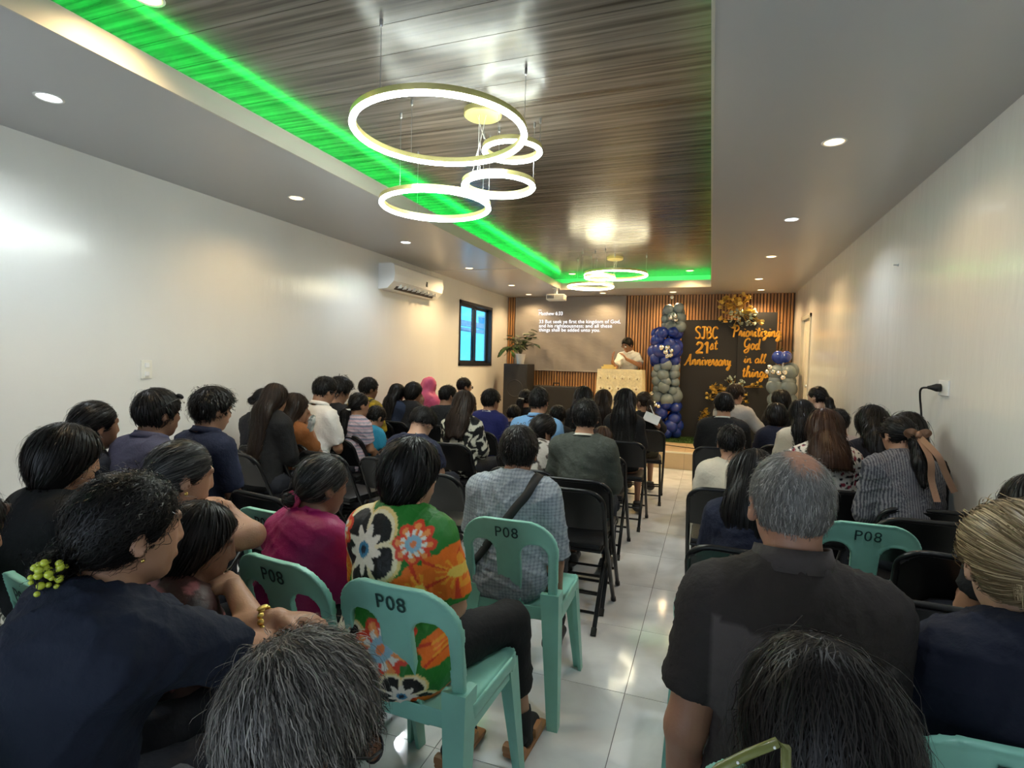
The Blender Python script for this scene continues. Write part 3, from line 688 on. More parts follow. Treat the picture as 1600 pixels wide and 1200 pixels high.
for k in range(16): pts.append((rr.uniform(1135, 1163), rr.uniform(590, 604), 'white_leaf', 5, .035))
spray('gold and white flower spray low in front of the black boards', (1146, 612), BY - .01, pts, 22)
pts = []
for k in range(14): pts.append((1100 + 4 * math.sin(k) + rr.uniform(-3, 3), 642 + k * 2.6, 'gold_leaf', 5, .05))
spray('slim gold leaf garland hanging near the stage floor', (1100, 640), BY - .01, pts, 23)
# artificial grass mat
M['grass'] = mat('artificial_grass', (.035, .085, .012), .8, var=.3, vscale=30)
g = MB().box(-.85, XR - .02, 8.72, 9.54, SZ, SZ + .012); r_ = random.Random(3)
for k in range(5200):
    x, y = r_.uniform(-.85, XR - .03), r_.uniform(8.72, 9.54); a = r_.uniform(0, 6.28); h = r_.uniform(.02, .035); dx, dy = .004 * math.cos(a), .004 * math.sin(a)
    g._add([(x - dx, y - dy, SZ + .01), (x + dx, y + dy, SZ + .01), (x + r_.uniform(-.01, .01), y + r_.uniform(-.01, .01), SZ + .01 + h)], [(0, 1, 2)])
g.build('artificial_grass', M['grass'], label='green artificial grass mat under the balloons and boards', cat='grass', kind='stuff')
MB().tube([(-.6, 8.35, SZ + .006), (-.2, 8.20, SZ + .006), (.1, 8.02, SZ + .006), (.5, 7.95, SZ + .006)], .006, 6).build('stage_cable', M['rubber'], label='thin black cable lying across the stage floor', cat='cable')

# ------------------------------------------------------------------ solid modelling with distance fields (bodies, clothes, hair, moulded chairs)
A3 = lambda *v: np.array(v, float)
def smin(a, b, k):
    if k <= 0: return np.minimum(a, b)
    h = np.clip(.5 + .5 * (b - a) / k, 0, 1); return b + (a - b) * h - k * h * (1 - h)
def cone(a, b, ra, rb): return ('c', np.array(a, float), np.array(b, float), ra, rb)
def ccone(a, b, ra, rb): return ('C', np.array(a, float), np.array(b, float), ra, rb)
def ell(c, r, R=None): return ('e', np.array(c, float), np.array(r, float), np.eye(3) if R is None else R)
def half(p, n): n = np.array(n, float); return ('h', np.array(p, float), n / np.linalg.norm(n))
def fcone(a, b, ra, rb, flat, axis): # capsule flattened along axis
    ax = np.array(axis, float); ax /= np.linalg.norm(ax); return ('f', np.array(a, float), np.array(b, float), ra, rb, flat, ax)
def torus(c, R, rx, ry, r): return ('t', np.array(c, float), R, rx, ry, r)
def ev(p, x, y, z):
    t = p[0]
    if t in 'cC':
        _, a, b, ra, rb = p; ba = b - a; L2 = ba @ ba + 1e-12; px, py, pz = x - a[0], y - a[1], z - a[2]
        h = (px * ba[0] + py * ba[1] + pz * ba[2]) / L2; hc = np.clip(h, 0, 1)
        d = np.sqrt((px - ba[0] * hc) ** 2 + (py - ba[1] * hc) ** 2 + (pz - ba[2] * hc) ** 2) - (ra + (rb - ra) * hc)
        return np.maximum(d, (h - 1) * math.sqrt(L2)) if t == 'C' else d
    if t == 'e':
        _, c, r, R = p; px, py, pz = x - c[0], y - c[1], z - c[2]
        q = [(R[0][i] * px + R[1][i] * py + R[2][i] * pz) / r[i] for i in range(3)]
        k0 = np.sqrt(q[0] ** 2 + q[1] ** 2 + q[2] ** 2) + 1e-9; k1 = np.sqrt((q[0] / r[0]) ** 2 + (q[1] / r[1]) ** 2 + (q[2] / r[2]) ** 2) + 1e-9
        return k0 * (k0 - 1) / k1
    if t == 'h':
        _, o, n = p; return (x - o[0]) * n[0] + (y - o[1]) * n[1] + (z - o[2]) * n[2]
    if t == 'f':
        _, a, b, ra, rb, fl, ax = p; px, py, pz = x - a[0], y - a[1], z - a[2]; ba = b - a
        k = (px * ax[0] + py * ax[1] + pz * ax[2]) * (1 / fl - 1); px, py, pz = px + ax[0] * k, py + ax[1] * k, pz + ax[2] * k
        ba = ba + ax * (ba @ ax) * (1 / fl - 1); L2 = ba @ ba + 1e-12
        hc = np.clip((px * ba[0] + py * ba[1] + pz * ba[2]) / L2, 0, 1)
        return (np.sqrt((px - ba[0] * hc) ** 2 + (py - ba[1] * hc) ** 2 + (pz - ba[2] * hc) ** 2) - (ra + (rb - ra) * hc)) * max(fl, .6)
    if t == 't':
        _, c, R, rx, ry, r = p; px, py, pz = x - c[0], y - c[1], z - c[2]
        q = [R[0][i] * px + R[1][i] * py + R[2][i] * pz for i in range(3)]
        l = np.sqrt((q[0] / rx) ** 2 + (q[1] / ry) ** 2); return np.sqrt(((l - 1) * min(rx, ry)) ** 2 + q[2] ** 2) - r
def pbox(p):
    t = p[0]
    if t in 'cCf': r = max(p[3], p[4]); return np.minimum(p[1], p[2]) - r, np.maximum(p[1], p[2]) + r
    if t == 'e': r = p[2].max(); return p[1] - r, p[1] + r
    if t == 't': r = max(p[3], p[4]) + p[5]; return p[1] - r, p[1] + r
def sd(shape, P):
    x, y, z = P[:, 0], P[:, 1], P[:, 2]; F = np.full(len(P), .5)
    for op, p, k in shape:
        d = ev(p, x, y, z)
        F = smin(F, d, k) if op == '+' else (-smin(-F, d, k) if op == '-' else np.maximum(F, d))
    return F
def grad(shape, P, e=.002):
    g = np.stack([sd(shape, P + np.eye(3)[i] * e) - sd(shape, P - np.eye(3)[i] * e) for i in range(3)], 1); return g / (np.linalg.norm(g, axis=1, keepdims=True) + 1e-9)
def axis_coords(lo, hi, h, fine=None):
    if fine is None: return np.arange(lo, hi + h, h)
    a, b, hf = fine; a = max(a, lo); b = min(b, hi)
    parts = [np.arange(lo, a, h), np.arange(a, b, hf), np.arange(b, hi + h, h)]
    v = np.concatenate(parts); keep = np.concatenate([[True], np.diff(v) > hf * .4]); return v[keep]
def mesh_sdf(shape, h, fine=None):
    bx = [pbox(p) for op, p, k in shape if op == '+']
    lo = np.min([b[0] for b in bx], 0) - 2 * h; hi = np.max([b[1] for b in bx], 0) + 2 * h
    C = [axis_coords(lo[i], hi[i], h, None if fine is None else (fine[0][i] - fine[1], fine[0][i] + fine[1], fine[2])) for i in range(3)]
    F = np.full([len(c) for c in C], .3, np.float32)
    for op, p, k in shape:
        if p[0] == 'h': sl = (slice(None),) * 3
        else:
            b0, b1 = pbox(p); m = k + 2.5 * h
            sl = tuple(slice(max(0, np.searchsorted(C[i], b0[i] - m) - 1), np.searchsorted(C[i], b1[i] + m) + 1) for i in range(3))
        X, Y, Z = C[0][sl[0]].astype(np.float32)[:, None, None], C[1][sl[1]].astype(np.float32)[None, :, None], C[2][sl[2]].astype(np.float32)[None, None, :]
        d = ev(p, X, Y, Z).astype(np.float32); f = F[sl]
        F[sl] = smin(f, d, k) if op == '+' else (-smin(-f, d, k) if op == '-' else np.maximum(f, d))
    return surf_nets(F, C)
def surf_nets(F, C):
    S = F < 0; n = np.array(F.shape)
    cnt = np.zeros(n - 1, np.int8)
    offs = [(i, j, k) for i in (0, 1) for j in (0, 1) for k in (0, 1)]
    for i, j, k in offs: cnt += S[i:n[0] - 1 + i, j:n[1] - 1 + j, k:n[2] - 1 + k]
    act = (cnt > 0) & (cnt < 8); I, J, K = np.nonzero(act); idx = np.full(n - 1, -1, np.int32); idx[I, J, K] = np.arange(len(I))
    G = [np.asarray(c) for c in C]
    val = {o: F[I + o[0], J + o[1], K + o[2]] for o in offs}
    acc = np.zeros((len(I), 3)); wsum = np.zeros(len(I))
    base = np.stack([G[0][I], G[1][J], G[2][K]], 1); step = np.stack([G[0][I + 1], G[1][J + 1], G[2][K + 1]], 1) - base
    for o in offs:
        for ax in range(3):
            if o[ax] == 1: continue
            o2 = list(o); o2[ax] = 1; o2 = tuple(o2); a, b = val[o], val[o2]; m = (a < 0) != (b < 0)
            t = np.where(m, a / np.where(np.abs(a - b) < 1e-9, 1, a - b), 0)
            for q in range(3): acc[:, q] += np.where(m, (o[q] if q != ax else t), 0)
            wsum += m
    V = base + step * acc / np.maximum(wsum, 1)[:, None]
    faces = []
    for ax in range(3):
        s0 = [slice(None)] * 3; s1 = [slice(None)] * 3; s0[ax] = slice(0, -1); s1[ax] = slice(1, None)
        A, B = S[tuple(s0)], S[tuple(s1)]; b, c = (ax + 1) % 3, (ax + 2) % 3
        e = np.argwhere(A != B); 
        if len(e) == 0: continue
        ok = (e[:, b] > 0) & (e[:, c] > 0) & (e[:, b] < n[b] - 1) & (e[:, c] < n[c] - 1); e = e[ok]
        fl = A[e[:, 0], e[:, 1], e[:, 2]]
        def g(db, dc): q = e.copy(); q[:, b] -= db; q[:, c] -= dc; return idx[q[:, 0], q[:, 1], q[:, 2]]
        f = np.stack([g(1, 1), g(0, 1), g(0, 0), g(1, 0)], 1); f[~fl] = f[~fl][:, ::-1]; faces.append(f)
    return V, (np.concatenate(faces) if faces else np.zeros((0, 4), int))
def np_mesh(name, V, Fq, m, cd=None, smooth=True, tri=False):
    me = bpy.data.meshes.new(name); k = 3 if tri else 4
    V = np.ascontiguousarray(V, np.float32); Fq = np.ascontiguousarray(Fq, np.int32)
    me.vertices.add(len(V)); me.vertices.foreach_set('co', V.ravel()); me.loops.add(Fq.size); me.loops.foreach_set('vertex_index', Fq.ravel())
    me.polygons.add(len(Fq)); me.polygons.foreach_set('loop_start', np.arange(0, Fq.size, k, dtype=np.int32)); me.polygons.foreach_set('loop_total', np.full(len(Fq), k, np.int32))
    me.materials.append(m); me.update(calc_edges=True)
    if smooth: me.polygons.foreach_set('use_smooth', np.ones(len(Fq), bool))
    if cd is not None:
        at = me.attributes.new('cd', 'FLOAT_COLOR', 'POINT'); c4 = np.ones((len(V), 4), np.float32); c4[:, :3] = cd; at.data.foreach_set('color', c4.ravel())
    return me

# ------------------------------------------------------------------ chairs
def rbox2(x, z, hw, hh, r): # rounded rectangle distance
    qx, qz = np.abs(x) - hw + r, np.abs(z) - hh + r
    return np.sqrt(np.maximum(qx, 0) ** 2 + np.maximum(qz, 0) ** 2) + np.minimum(np.maximum(qx, qz), 0) - r
def field_mesh(fn, lo, hi, h):
    C = [np.arange(lo[i] - 2 * h[i], hi[i] + 3 * h[i], h[i]) for i in range(3)]
    return surf_nets(fn(C[0][:, None, None], C[1][None, :, None], C[2][None, None, :]).astype(np.float32), C)
M['mint'] = mat('mint_plastic', (.25, .56, .46), .38, var=.10, vscale=7, spec=.5)
M['mark'] = mat('marker_ink', (.012, .05, .045), .7)
def green_back(X, Y, Z):
    t = (Z - .42) / .40; hw = .185 + .022 * np.clip(t, 0, 1)
    yc = -.165 - .10 * np.clip(t, 0, 1.2) - .0 + .55 * X * X          # curved shell, leaning back
    out = rbox2(X * .2 / hw, Z - .52, .2, .285, .13)
    lt = np.maximum(out, .40 - Z)
    xa = np.abs(X); 
    sl = rbox2(xa - (.098 + .012 * t), Z - .56, .052 + .004 * t, .15, .05)   # two long openings
    d2 = np.maximum(lt, -sl)
    rim = .004 * np.clip(1 - np.abs(d2) / .012, 0, 1)
    return np.maximum(d2, np.abs(Y - yc) - .0085 - rim)
def green_seat(X, Y, Z):
    zc = .425 + .010 * (np.abs(X) / .2) ** 2 - .012 * np.clip((Y - .12) / .1, 0, 1) ** 2 - .004
    d2 = rbox2(X, Y - .01, .205 + .012 * (Y + .2), .205, .07); return np.maximum(d2, np.abs(Z - zc) - .011 - .018 * np.clip(1 - np.abs(d2) / .02, 0, 1))
def leg_prism(top, bot, w0, w1):
    a, b = np.array(top, float), np.array(bot, float); mb = MB(); vs = []
    sx = 1 if a[0] > 0 else -1; sy = 1 if a[1] > 0 else -1
    for p, w in ((a, w0), (b, w1)):
        x, y, z = p; vs += [(x, y, z), (x - sx * w, y, z), (x - sx * w, y - sy * w * .35, z), (x - sx * w * .35, y - sy * w * .35, z), (x - sx * w * .35, y - sy * w, z), (x, y - sy * w, z)]
    mb._add(vs, [(0, 1, 2, 3, 4, 5), (11, 10, 9, 8, 7, 6)] + [(i, (i + 1) % 6, 6 + (i + 1) % 6, 6 + i) for i in range(6)]); return mb
def make_green():
    t = thing('plastic_chair', 'x', 'chair')
    V, Fq = field_mesh(green_back, (-.21, -.30, .40), (.21, -.12, .81), (.006, .005, .006)); link('backrest', np_mesh('backrest', V, Fq, M['mint']), t)
    V, Fq = field_mesh(green_seat, (-.215, -.21, .39), (.215, .22, .46), (.008, .008, .005)); link('seat', np_mesh('seat', V, Fq, M['mint']), t)
    for sx in (-1, 1):
        leg_prism((sx * .20, .20, .425), (sx * .225, .235, 0), .07, .04).build('leg', M['mint'], t)
        leg_prism((sx * .20, -.19, .50), (sx * .225, -.255, 0), .075, .042).build('leg', M['mint'], t)
    for sx in (-1, 1): MB().box(sx * .19 - .008, sx * .19 + .008, -.18, .19, .375, .42).build('apron', M['mint'], t)
    me = text_mesh('P08', .062, .0006, 'CENTER', 1.1)
    zc = .752; yb = -.165 - .10 * (zc - .42) / .40 - .0128
    for v in me.vertices:
        x, z = v.co.x, v.co.y + zc - .02; v.co = Vector((x, -.165 - .10 * (z - .42) / .40 + .55 * x * x - .0135 - v.co.z, z))
    me.materials.append(M['mark']); link('marking', me, t, label='P08 in dark marker ink')
    return t
def make_fold():
    t = thing('folding_chair', 'x', 'chair')
    W2 = .215; r = .0125
    top = []
    for k in range(7): a = PI / 2 * k / 6; top.append((W2 - .09 + .09 * math.cos(a), .0, .68 + .075 * math.sin(a)))
    def yb(z): return -.10 - .155 * (z - .44) / .32 if z > .44 else -.10 + .33 * (.44 - z) / .44
    right = [(W2, yb(0), 0), (W2, yb(.2), .2), (W2, yb(.44), .44), (W2, yb(.6), .6)] + [(x, yb(z), z) for x, _, z in top]
    path = right + [(-x, y, z) for x, y, z in right[::-1]]
    MB().tube(path, r, 8).build('back_frame', M['black_metal'], t, True)
    for sx in (-1, 1):
        x = sx * (W2 - .028)
        MB().tube([(x, -.245, 0), (x, -.02, .25), (x, .15, .435)], r, 8).build('leg', M['black_metal'], t, True)
    mb = MB(); nu, nv = 16, 6; vs = []
    for side in (0, 1):
        for j in range(nv + 1):
            z = .535 + .215 * j / nv
            for i in range(nu + 1):
                u = -1 + 2 * i / nu; x = u * (W2 - .006); zz = z if j < nv else z - .05 * max(0, (abs(u) - .62) / .38) ** 2 * 1.0
                vs.append((x, yb(z) - .022 * (1 - u * u) + (.007 if side else -.007), zz))
    n = nu + 1; o = n * (nv + 1)
    fs = [(j * n + i, j * n + i + 1, (j + 1) * n + i + 1, (j + 1) * n + i) for j in range(nv) for i in range(nu)]
    fs += [tuple(q + o for q in f[::-1]) for f in fs]
    bd = [i for i in range(n)] + [j * n + nu for j in range(1, nv + 1)] + [nv * n + i for i in range(nu - 1, -1, -1)] + [j * n for j in range(nv - 1, 0, -1)]
    fs += [(bd[k], bd[(k + 1) % len(bd)], bd[(k + 1) % len(bd)] + o, bd[k] + o) for k in range(len(bd))]
    mb._add(vs, fs).build('backrest', M['black_metal'], t, 50)
    MB().box(-.195, .195, -.17, .205, .425, .455, c=.012).build('seat', M['black_vinyl'], t, 50)
    MB().box(-.20, .20, -.175, .21, .412, .426, c=.004).build('seat_pan', M['black_metal'], t)
    for y, z, x in ((-.165, .085, W2 - .03), (-.095, .165, W2 - .03), (.16, .13, W2)):
        MB().tube([(-x, y, z), (x, y, z)], .008, 6).build('stretcher', M['black_metal'], t)
    for sx in (-1, 1):
        MB().tube([(sx * W2, yb(0), 0), (sx * W2, yb(.03) , .03)], .0155, 8).build('rubber_foot', M['rubber'], t)
        MB().tube([(sx * (W2 - .028), -.245, 0), (sx * (W2 - .028), -.218, .03)], .0155, 8).build('rubber_foot', M['rubber'], t)
    return t
CH = {'green': make_green(), 'fold': make_fold()}
ch_used = set()
GRPC = {'green': 'green plastic chairs', 'fold': 'black folding chairs'}
def chair(kind, x, y, rz, label):
    o = CH[kind]
    if kind in ch_used: o = copy_tree(o)
    ch_used.add(kind)
    o.location = (x, y, .0); o.rotation_euler = (0, 0, rz); tag(o, label, 'chair', GRPC[kind]); return o

# ------------------------------------------------------------------ people
M['skin'] = attr_mat('skin', .48, .45, .08, 180); M['cloth'] = attr_mat('cloth', .8, .25, .35, 55); M['cloth_silky'] = attr_mat('silky_cloth', .5, .35, .35, 45)
M['hair'] = attr_mat('hair', .40, .25); M['hair_base'] = attr_mat('hair_mass', .65, .12, .4, 90)
M['shoe'] = mat('black_shoe', (.02, .02, .022), .5); M['sandal'] = mat('tan_leather', (.36, .17, .07), .5, var=.1); M['sock'] = mat('black_sock', (.012, .012, .013), .9)
M['eye_w'] = mat('eye_white', (.42, .40, .37), .25); M['eye_d'] = mat('eye_iris', (.02, .012, .008), .15)
M['lens'] = mat('spectacle_lens', (.9, .95, 1), .02, trans=1.0)
SK = {'m': (.34, .175, .105), 'd': (.20, .098, .058), 'l': (.50, .30, .205), 't': (.42, .225, .14)}
HCOL = {'black': ((.005, .0045, .0045), (.018, .015, .014)), 'brown': ((.030, .014, .009), (.085, .042, .025)), 'dbrown': ((.014, .009, .007), (.05, .03, .02)),
        'grey': ((.018, .016, .015), (.36, .33, .30)), 'greyer': ((.08, .075, .07), (.42, .40, .37)), 'salt': ((.006, .006, .006), (.12, .115, .11)), 'blonde': ((.10, .065, .03), (.62, .47, .27)), 'sooty': ((.007, .006, .006), (.035, .028, .024))}
eye_me = MB().ball((0, 0, 0), 1, 10, 8)
eye_me.m = [1 if np.mean([eye_me.v[i][1] for i in f]) > .78 else 0 for f in eye_me.f]
eye_me = eye_me.mesh('eye', [M['eye_w'], M['eye_d']], True)
def shoe_mesh(m, kind):
    if kind == 'sandal':
        mb = MB().box(-.045, .045, -.08, .17, 0, .022, c=.012); mb.box(-.048, .048, .03, .10, .022, .065, c=.015); mb.box(-.044, .044, -.085, -.05, .02, .05, c=.01); return mb.mesh('shoe', m, 50)
    V, Fq = mesh_sdf([('+', fcone((0, -.05, .045), (0, .13, .035), .046, .040, .8, (0, 0, 1)), .02), ('+', cone((0, -.04, .05), (0, -.045, .095), .042, .040), .03), ('&', half((0, 0, .0), (0, 0, -1)), 0), ('&', half((0, 0, .105), (0, 0, 1)), 0)], .010)
    return np_mesh('shoe', V, Fq, m)
SHOE = {'shoe': shoe_mesh(M['shoe'], 'shoe'), 'sandal': shoe_mesh(M['sandal'], 'sandal')}
foot_me = mesh_sdf([('+', fcone((0, -.04, .04), (0, .10, .03), .036, .034, .7, (0, 0, 1)), .02)], .01)

def rx(a): c, s = math.cos(a), math.sin(a); return np.array([[1, 0, 0], [0, c, -s], [0, s, c]])
def ry(a): c, s = math.cos(a), math.sin(a); return np.array([[c, 0, s], [0, 1, 0], [-s, 0, c]])
def rz3(a): c, s = math.cos(a), math.sin(a); return np.array([[c, -s, 0], [s, c, 0], [0, 0, 1]])
def unit(v): v = np.array(v, float); return v / (np.linalg.norm(v) + 1e-9)
def hand_prims(w, D, Nn, side, curl, s):
    D = unit(D); Nn = np.array(Nn, float); Nn = unit(Nn - D * (Nn @ D)); B = -Nn; T = -side * np.cross(D, B); R = np.stack([T, D, B], 1); out = []
    out.append(('+', ell(w + D * .048 * s, (.040 * s, .056 * s, .016 * s), R), .012))
    for i in range(4):
        p = w + (D * (.086, .090, .086, .076)[i] + T * (.030, .010, -.011, -.030)[i]) * s; L = (.070, .078, .072, .057)[i] * s; ang = curl * .45; sp = (.10, .02, -.06, -.14)[i]
        for q, fr in enumerate((.45, .30, .25)):
            d = unit((D + T * sp) * math.cos(ang) + Nn * math.sin(ang)); e = p + d * L * fr
            out.append(('+', cone(p, e, (.0098 - .0010 * q) * s, (.0092 - .0012 * q) * s), .004)); p = e; ang += curl * .55
    p = w + (D * .022 + T * .028) * s; d = unit(D * .75 + T * .75 + Nn * .25)
    e = p + d * .045 * s; out.append(('+', cone(p, e, .014 * s, .0105 * s), .010)); out.append(('+', cone(e, e + unit(D + T * .25 + Nn * .3) * .032 * s, .0105 * s, .008 * s), .004))
    return out
def folds(V, Fq, amp, seed, ks=(18, 42)):
    rg = np.random.RandomState(seed); n = np.zeros(len(V))
    for q in range(6):
        k = unit(rg.randn(3)) * rg.uniform(*ks); k[2] *= .8; n += np.sin(V @ k + rg.uniform(0, 6) + 1.3 * np.sin(V @ (k[::-1] * .31)))
    c = np.zeros(len(V))
    for q in range(5):
        k = unit(rg.randn(3) * A3(1, .6, 1)) * rg.uniform(ks[1] * .9, ks[1] * 2.0); ph = V @ k + rg.uniform(0, 6) + 1.6 * np.sin(V @ (unit(rg.randn(3)) * ks[0] * .8) + rg.uniform(0, 6)); c += (1 - np.abs(np.sin(ph))) ** 3 * np.clip(np.sin(V @ (unit(rg.randn(3)) * ks[0] * .7) + rg.uniform(0, 6)) + .3, 0, 1)
    nv = vert_normals(V, Fq); return V + nv * (amp * (n / 2.4 + .9 * c - .3))[:, None]
def relax(V, Fq, it):
    for _ in range(it):
        a = np.zeros_like(V); c = np.zeros(len(V))
        for i in range(4):
            for j in (1, 3): np.add.at(a, Fq[:, i], V[Fq[:, (i + j) % 4]]); np.add.at(c, Fq[:, i], 1)
        V = V * .4 + .6 * a / np.maximum(c, 1)[:, None]
    return V
def vert_normals(V, Fq):
    a = V[Fq[:, 2]] - V[Fq[:, 0]]; b = V[Fq[:, 3]] - V[Fq[:, 1]]; fn = np.cross(a, b); nv = np.zeros_like(V)
    for i in range(4): np.add.at(nv, Fq[:, i], fn)
    return nv / (np.linalg.norm(nv, axis=1, keepdims=True) + 1e-9)
def strand_mesh(shape, seeds, flow, L, n, width, lift, seed, colr, curl=0.0, free=0.0, nrm_free=None):
    rg = np.random.RandomState(seed); P = seeds.copy(); Nn = len(P); path = []; Ls = L * rg.uniform(.55, 1.15, Nn); lf = lift * rg.uniform(.3, 1.7, Nn) * np.where(rg.rand(Nn) < .10, 3.0, 1.0); ph = rg.uniform(0, 6.28, (Nn, 3)); fr = rg.uniform(30, 70, Nn)
    for k in range(n + 1):
        g = grad(shape, P); d = sd(shape, P); u = k / n
        if free <= 0 or True: P = P - g * (d - lf * (.4 + .6 * math.sin(PI * min(u, .9))))[:, None] * (1.0 if u < 1 - free else .3)
        path.append((P.copy(), g))
        v = flow(P); v = v + curl * np.stack([np.sin(fr * Ls * u * 6 + ph[:, i]) for i in range(3)], 1) + .12 * rg.randn(Nn, 3) * (curl > 0)
        v = v / (np.linalg.norm(v, axis=1, keepdims=True) + 1e-9)
        v = v - g * np.sum(v * g, 1, keepdims=True) * (1 - free * u); v = v / (np.linalg.norm(v, axis=1, keepdims=True) + 1e-9)
        P = P + v * (Ls / n)[:, None]
    V = np.zeros((Nn, n + 1, 2, 3)); wv = width * rg.uniform(.6, 1.3, Nn)
    for k in range(n + 1):
        p, g = path[k]; a = path[min(k + 1, n)][0] - path[max(k - 1, 0)][0]; sdv = np.cross(a, g + .45 * rg.randn(Nn, 3) * (k == 0)); sdv /= np.linalg.norm(sdv, axis=1, keepdims=True) + 1e-9
        tp = 1.0 - .75 * (k / n) ** 2; V[:, k, 0] = p - sdv * (wv * tp)[:, None] * .5; V[:, k, 1] = p + sdv * (wv * tp)[:, None] * .5
    base = (np.arange(Nn) * (n + 1) * 2)[:, None]; q = np.arange(n) * 2
    Fq = np.stack([base + q, base + q + 1, base + q + 3, base + q + 2], 2).reshape(-1, 4)
    mix = rg.beta(.7, 1.5, Nn); c0, c1 = np.array(colr[0]), np.array(colr[1]); cd = c0 + (c1 - c0) * mix[:, None]
    return V.reshape(-1, 3), Fq, np.repeat(cd, (n + 1) * 2, 0)

def under(seat, label):
    w_ = label.split(); w_ = w_[:11]
    while w_[-1].strip(',') in ('with', 'and', 'in', 'on', 'the', 'a', 'of', 'by', 'at', 'before', 'to', 'between', 'long', 'black', 'small', 'gold', 'its'): w_.pop()
    return {'fold': 'black folding chair', 'green': 'green plastic chair'}[seat] + ' under the ' + ' '.join(w_).strip(',')
PEOPLE = {}; HIDDEN = {}
def person(key, label, px, py, d, yaw=None, lean=8, nod=4, hyaw=0, tilt=0, s=None, smax=1.06, hs=1.0, build=1.0, skin='m', hair=('short', 'black', {}), top=None, bottom=None,
           arms=('lap', 'lap'), seat='fold', chair_rz=None, female=False, eyes=True, shoes='shoe', glasses=False, vox=None, seat_z=.44, stand=False, legs='sit', seatlbl=None, dy=0.0, strands=None, feet=None, chair_at=None, hands=False):
    T = at_d(px, py, d); top = top or {}; bottom = bottom or {}
    seed = sum(ord(c) * (i + 3) for i, c in enumerate(key)) % 9973
    if yaw is None: yaw = math.degrees(math.atan2(-(-1.2 - T[0]), 8.6 - T[1])) * .5
    yr = math.radians(yaw); L = math.radians(lean); nd = math.radians(nod); hy = math.radians(hyaw)
    up = lambda a: A3(0, math.sin(a), math.cos(a))
    def joints(s, tl):
        h = hs * .93 * (.62 + .38 * s)
        if stand: pel = A3(0, 0, .86 * s + seat_z)
        else: pel = A3(0, 0, seat_z + .085 * s)
        wa = pel + up(L * .6) * .16 * s * tl; che = wa + up(L) * .18 * s * tl; nb = che + up(L * 1.15) * .155 * s * tl
        hc = nb + up(L * .8 + nd * .4) * .150 * h + A3(0, .03 * h, 0)
        HR = rz3(hy) @ rx(-(L * .5 + nd)) @ ry(math.radians(tilt)); return pel, wa, che, nb, hc, HR, h
    s = .96 if s is None else s; lo_, hi_ = .55, 1.25
    for _ in range(24):
        tl = (lo_ + hi_) / 2; pel, wa, che, nb, hc, HR, h = joints(s, tl)
        if hc[2] + (.122 + .5 * hair[2].get('t', .012)) * h > T[2]: hi_ = tl
        else: lo_ = tl
    root_xy = T[:2] - (rz3(yr) @ hc)[:2]
    root = thing('person', label, 'person', (root_xy[0], root_xy[1], 0), yr)
    W = np.array([root_xy[0], root_xy[1], 0.0]); toL = lambda p: rz3(-yr) @ (np.array(p, float) - W)
    hp = lambda x, y, z: hc + HR @ (A3(x, y, z) * h)
    vx = vox or (.0075 if d < 1.4 else .0095 if d < 2.6 else .0125 if d < 4.3 else .016)
    fine = (hc, .135 * h, vx * .75); bh = vx * 1.1 if hands else vx * 2.2
    # --- joints of limbs
    sw = (.126 if female else .148) * s * (.55 + .45 * build); shz = che + up(L * 1.1) * .095 * s * tl
    sh = {sd_: shz + A3(sd_ * sw, 0, 0) for sd_ in (-1, 1)}
    el, wr, hd, hn, curl = {}, {}, {}, {}, {}
    for i, sd_ in ((0, -1), (1, 1)):
        a = arms[i]; S0 = sh[sd_]
        if isinstance(a, dict):
            e_, w_ = toL(a['e']), toL(a['w']); hdv = rz3(-yr) @ np.array(a.get('hd', (0, 1, 0)), float); hnv = rz3(-yr) @ np.array(a.get('hn', (0, 0, -1)), float); cu = a.get('curl', .5)
        elif a == 'lap': e_ = S0 + A3(sd_ * .038, .05, -.26 * min(1, tl)) * s; w_ = A3(sd_ * .075 * s, pel[1] + .26 * s, pel[2] + .10 * s); hdv, hnv, cu = A3(-sd_ * .7, .6, -.25), A3(0, 0, -1), .5
        elif a == 'down': e_ = S0 + A3(sd_ * .05, -.02, -.27) * s; w_ = e_ + A3(0, .06, -.22) * s; hdv, hnv, cu = A3(0, .15, -1), A3(-sd_, 0, 0), .5
        elif a == 'chin': e_ = S0 + A3(-sd_ * .01, .19, -.19) * s; w_ = hp(sd_ * .045, .10, -.135); hdv, hnv, cu = hp(sd_ * .02, .10, -.05) - w_, A3(0, -1, 0), .9
        elif a == 'cheek': e_ = S0 + A3(sd_ * .10, .13, -.22) * s; w_ = hp(sd_ * .10, .03, -.13); hdv, hnv, cu = hp(sd_ * .085, .0, -.01) - w_, A3(-sd_, 0, 0), .35
        elif a == 'out': e_ = S0 + A3(sd_ * .15, .06, -.20) * s; w_ = e_ + A3(sd_ * .0, .22, .02) * s; hdv, hnv, cu = A3(0, 1, -.2), A3(0, 0, -1), .6
        elif a == 'fold': e_ = S0 + A3(sd_ * .055, .10, -.24) * s; w_ = che + A3(-sd_ * .07, .20, -.06) * s; hdv, hnv, cu = A3(-sd_, .1, .1), A3(0, -1, 0), .4
        el[sd_], wr[sd_], hd[sd_], hn[sd_], curl[sd_] = e_, w_, hdv, hnv, cu
    kn, an, hipj = {}, {}, {}
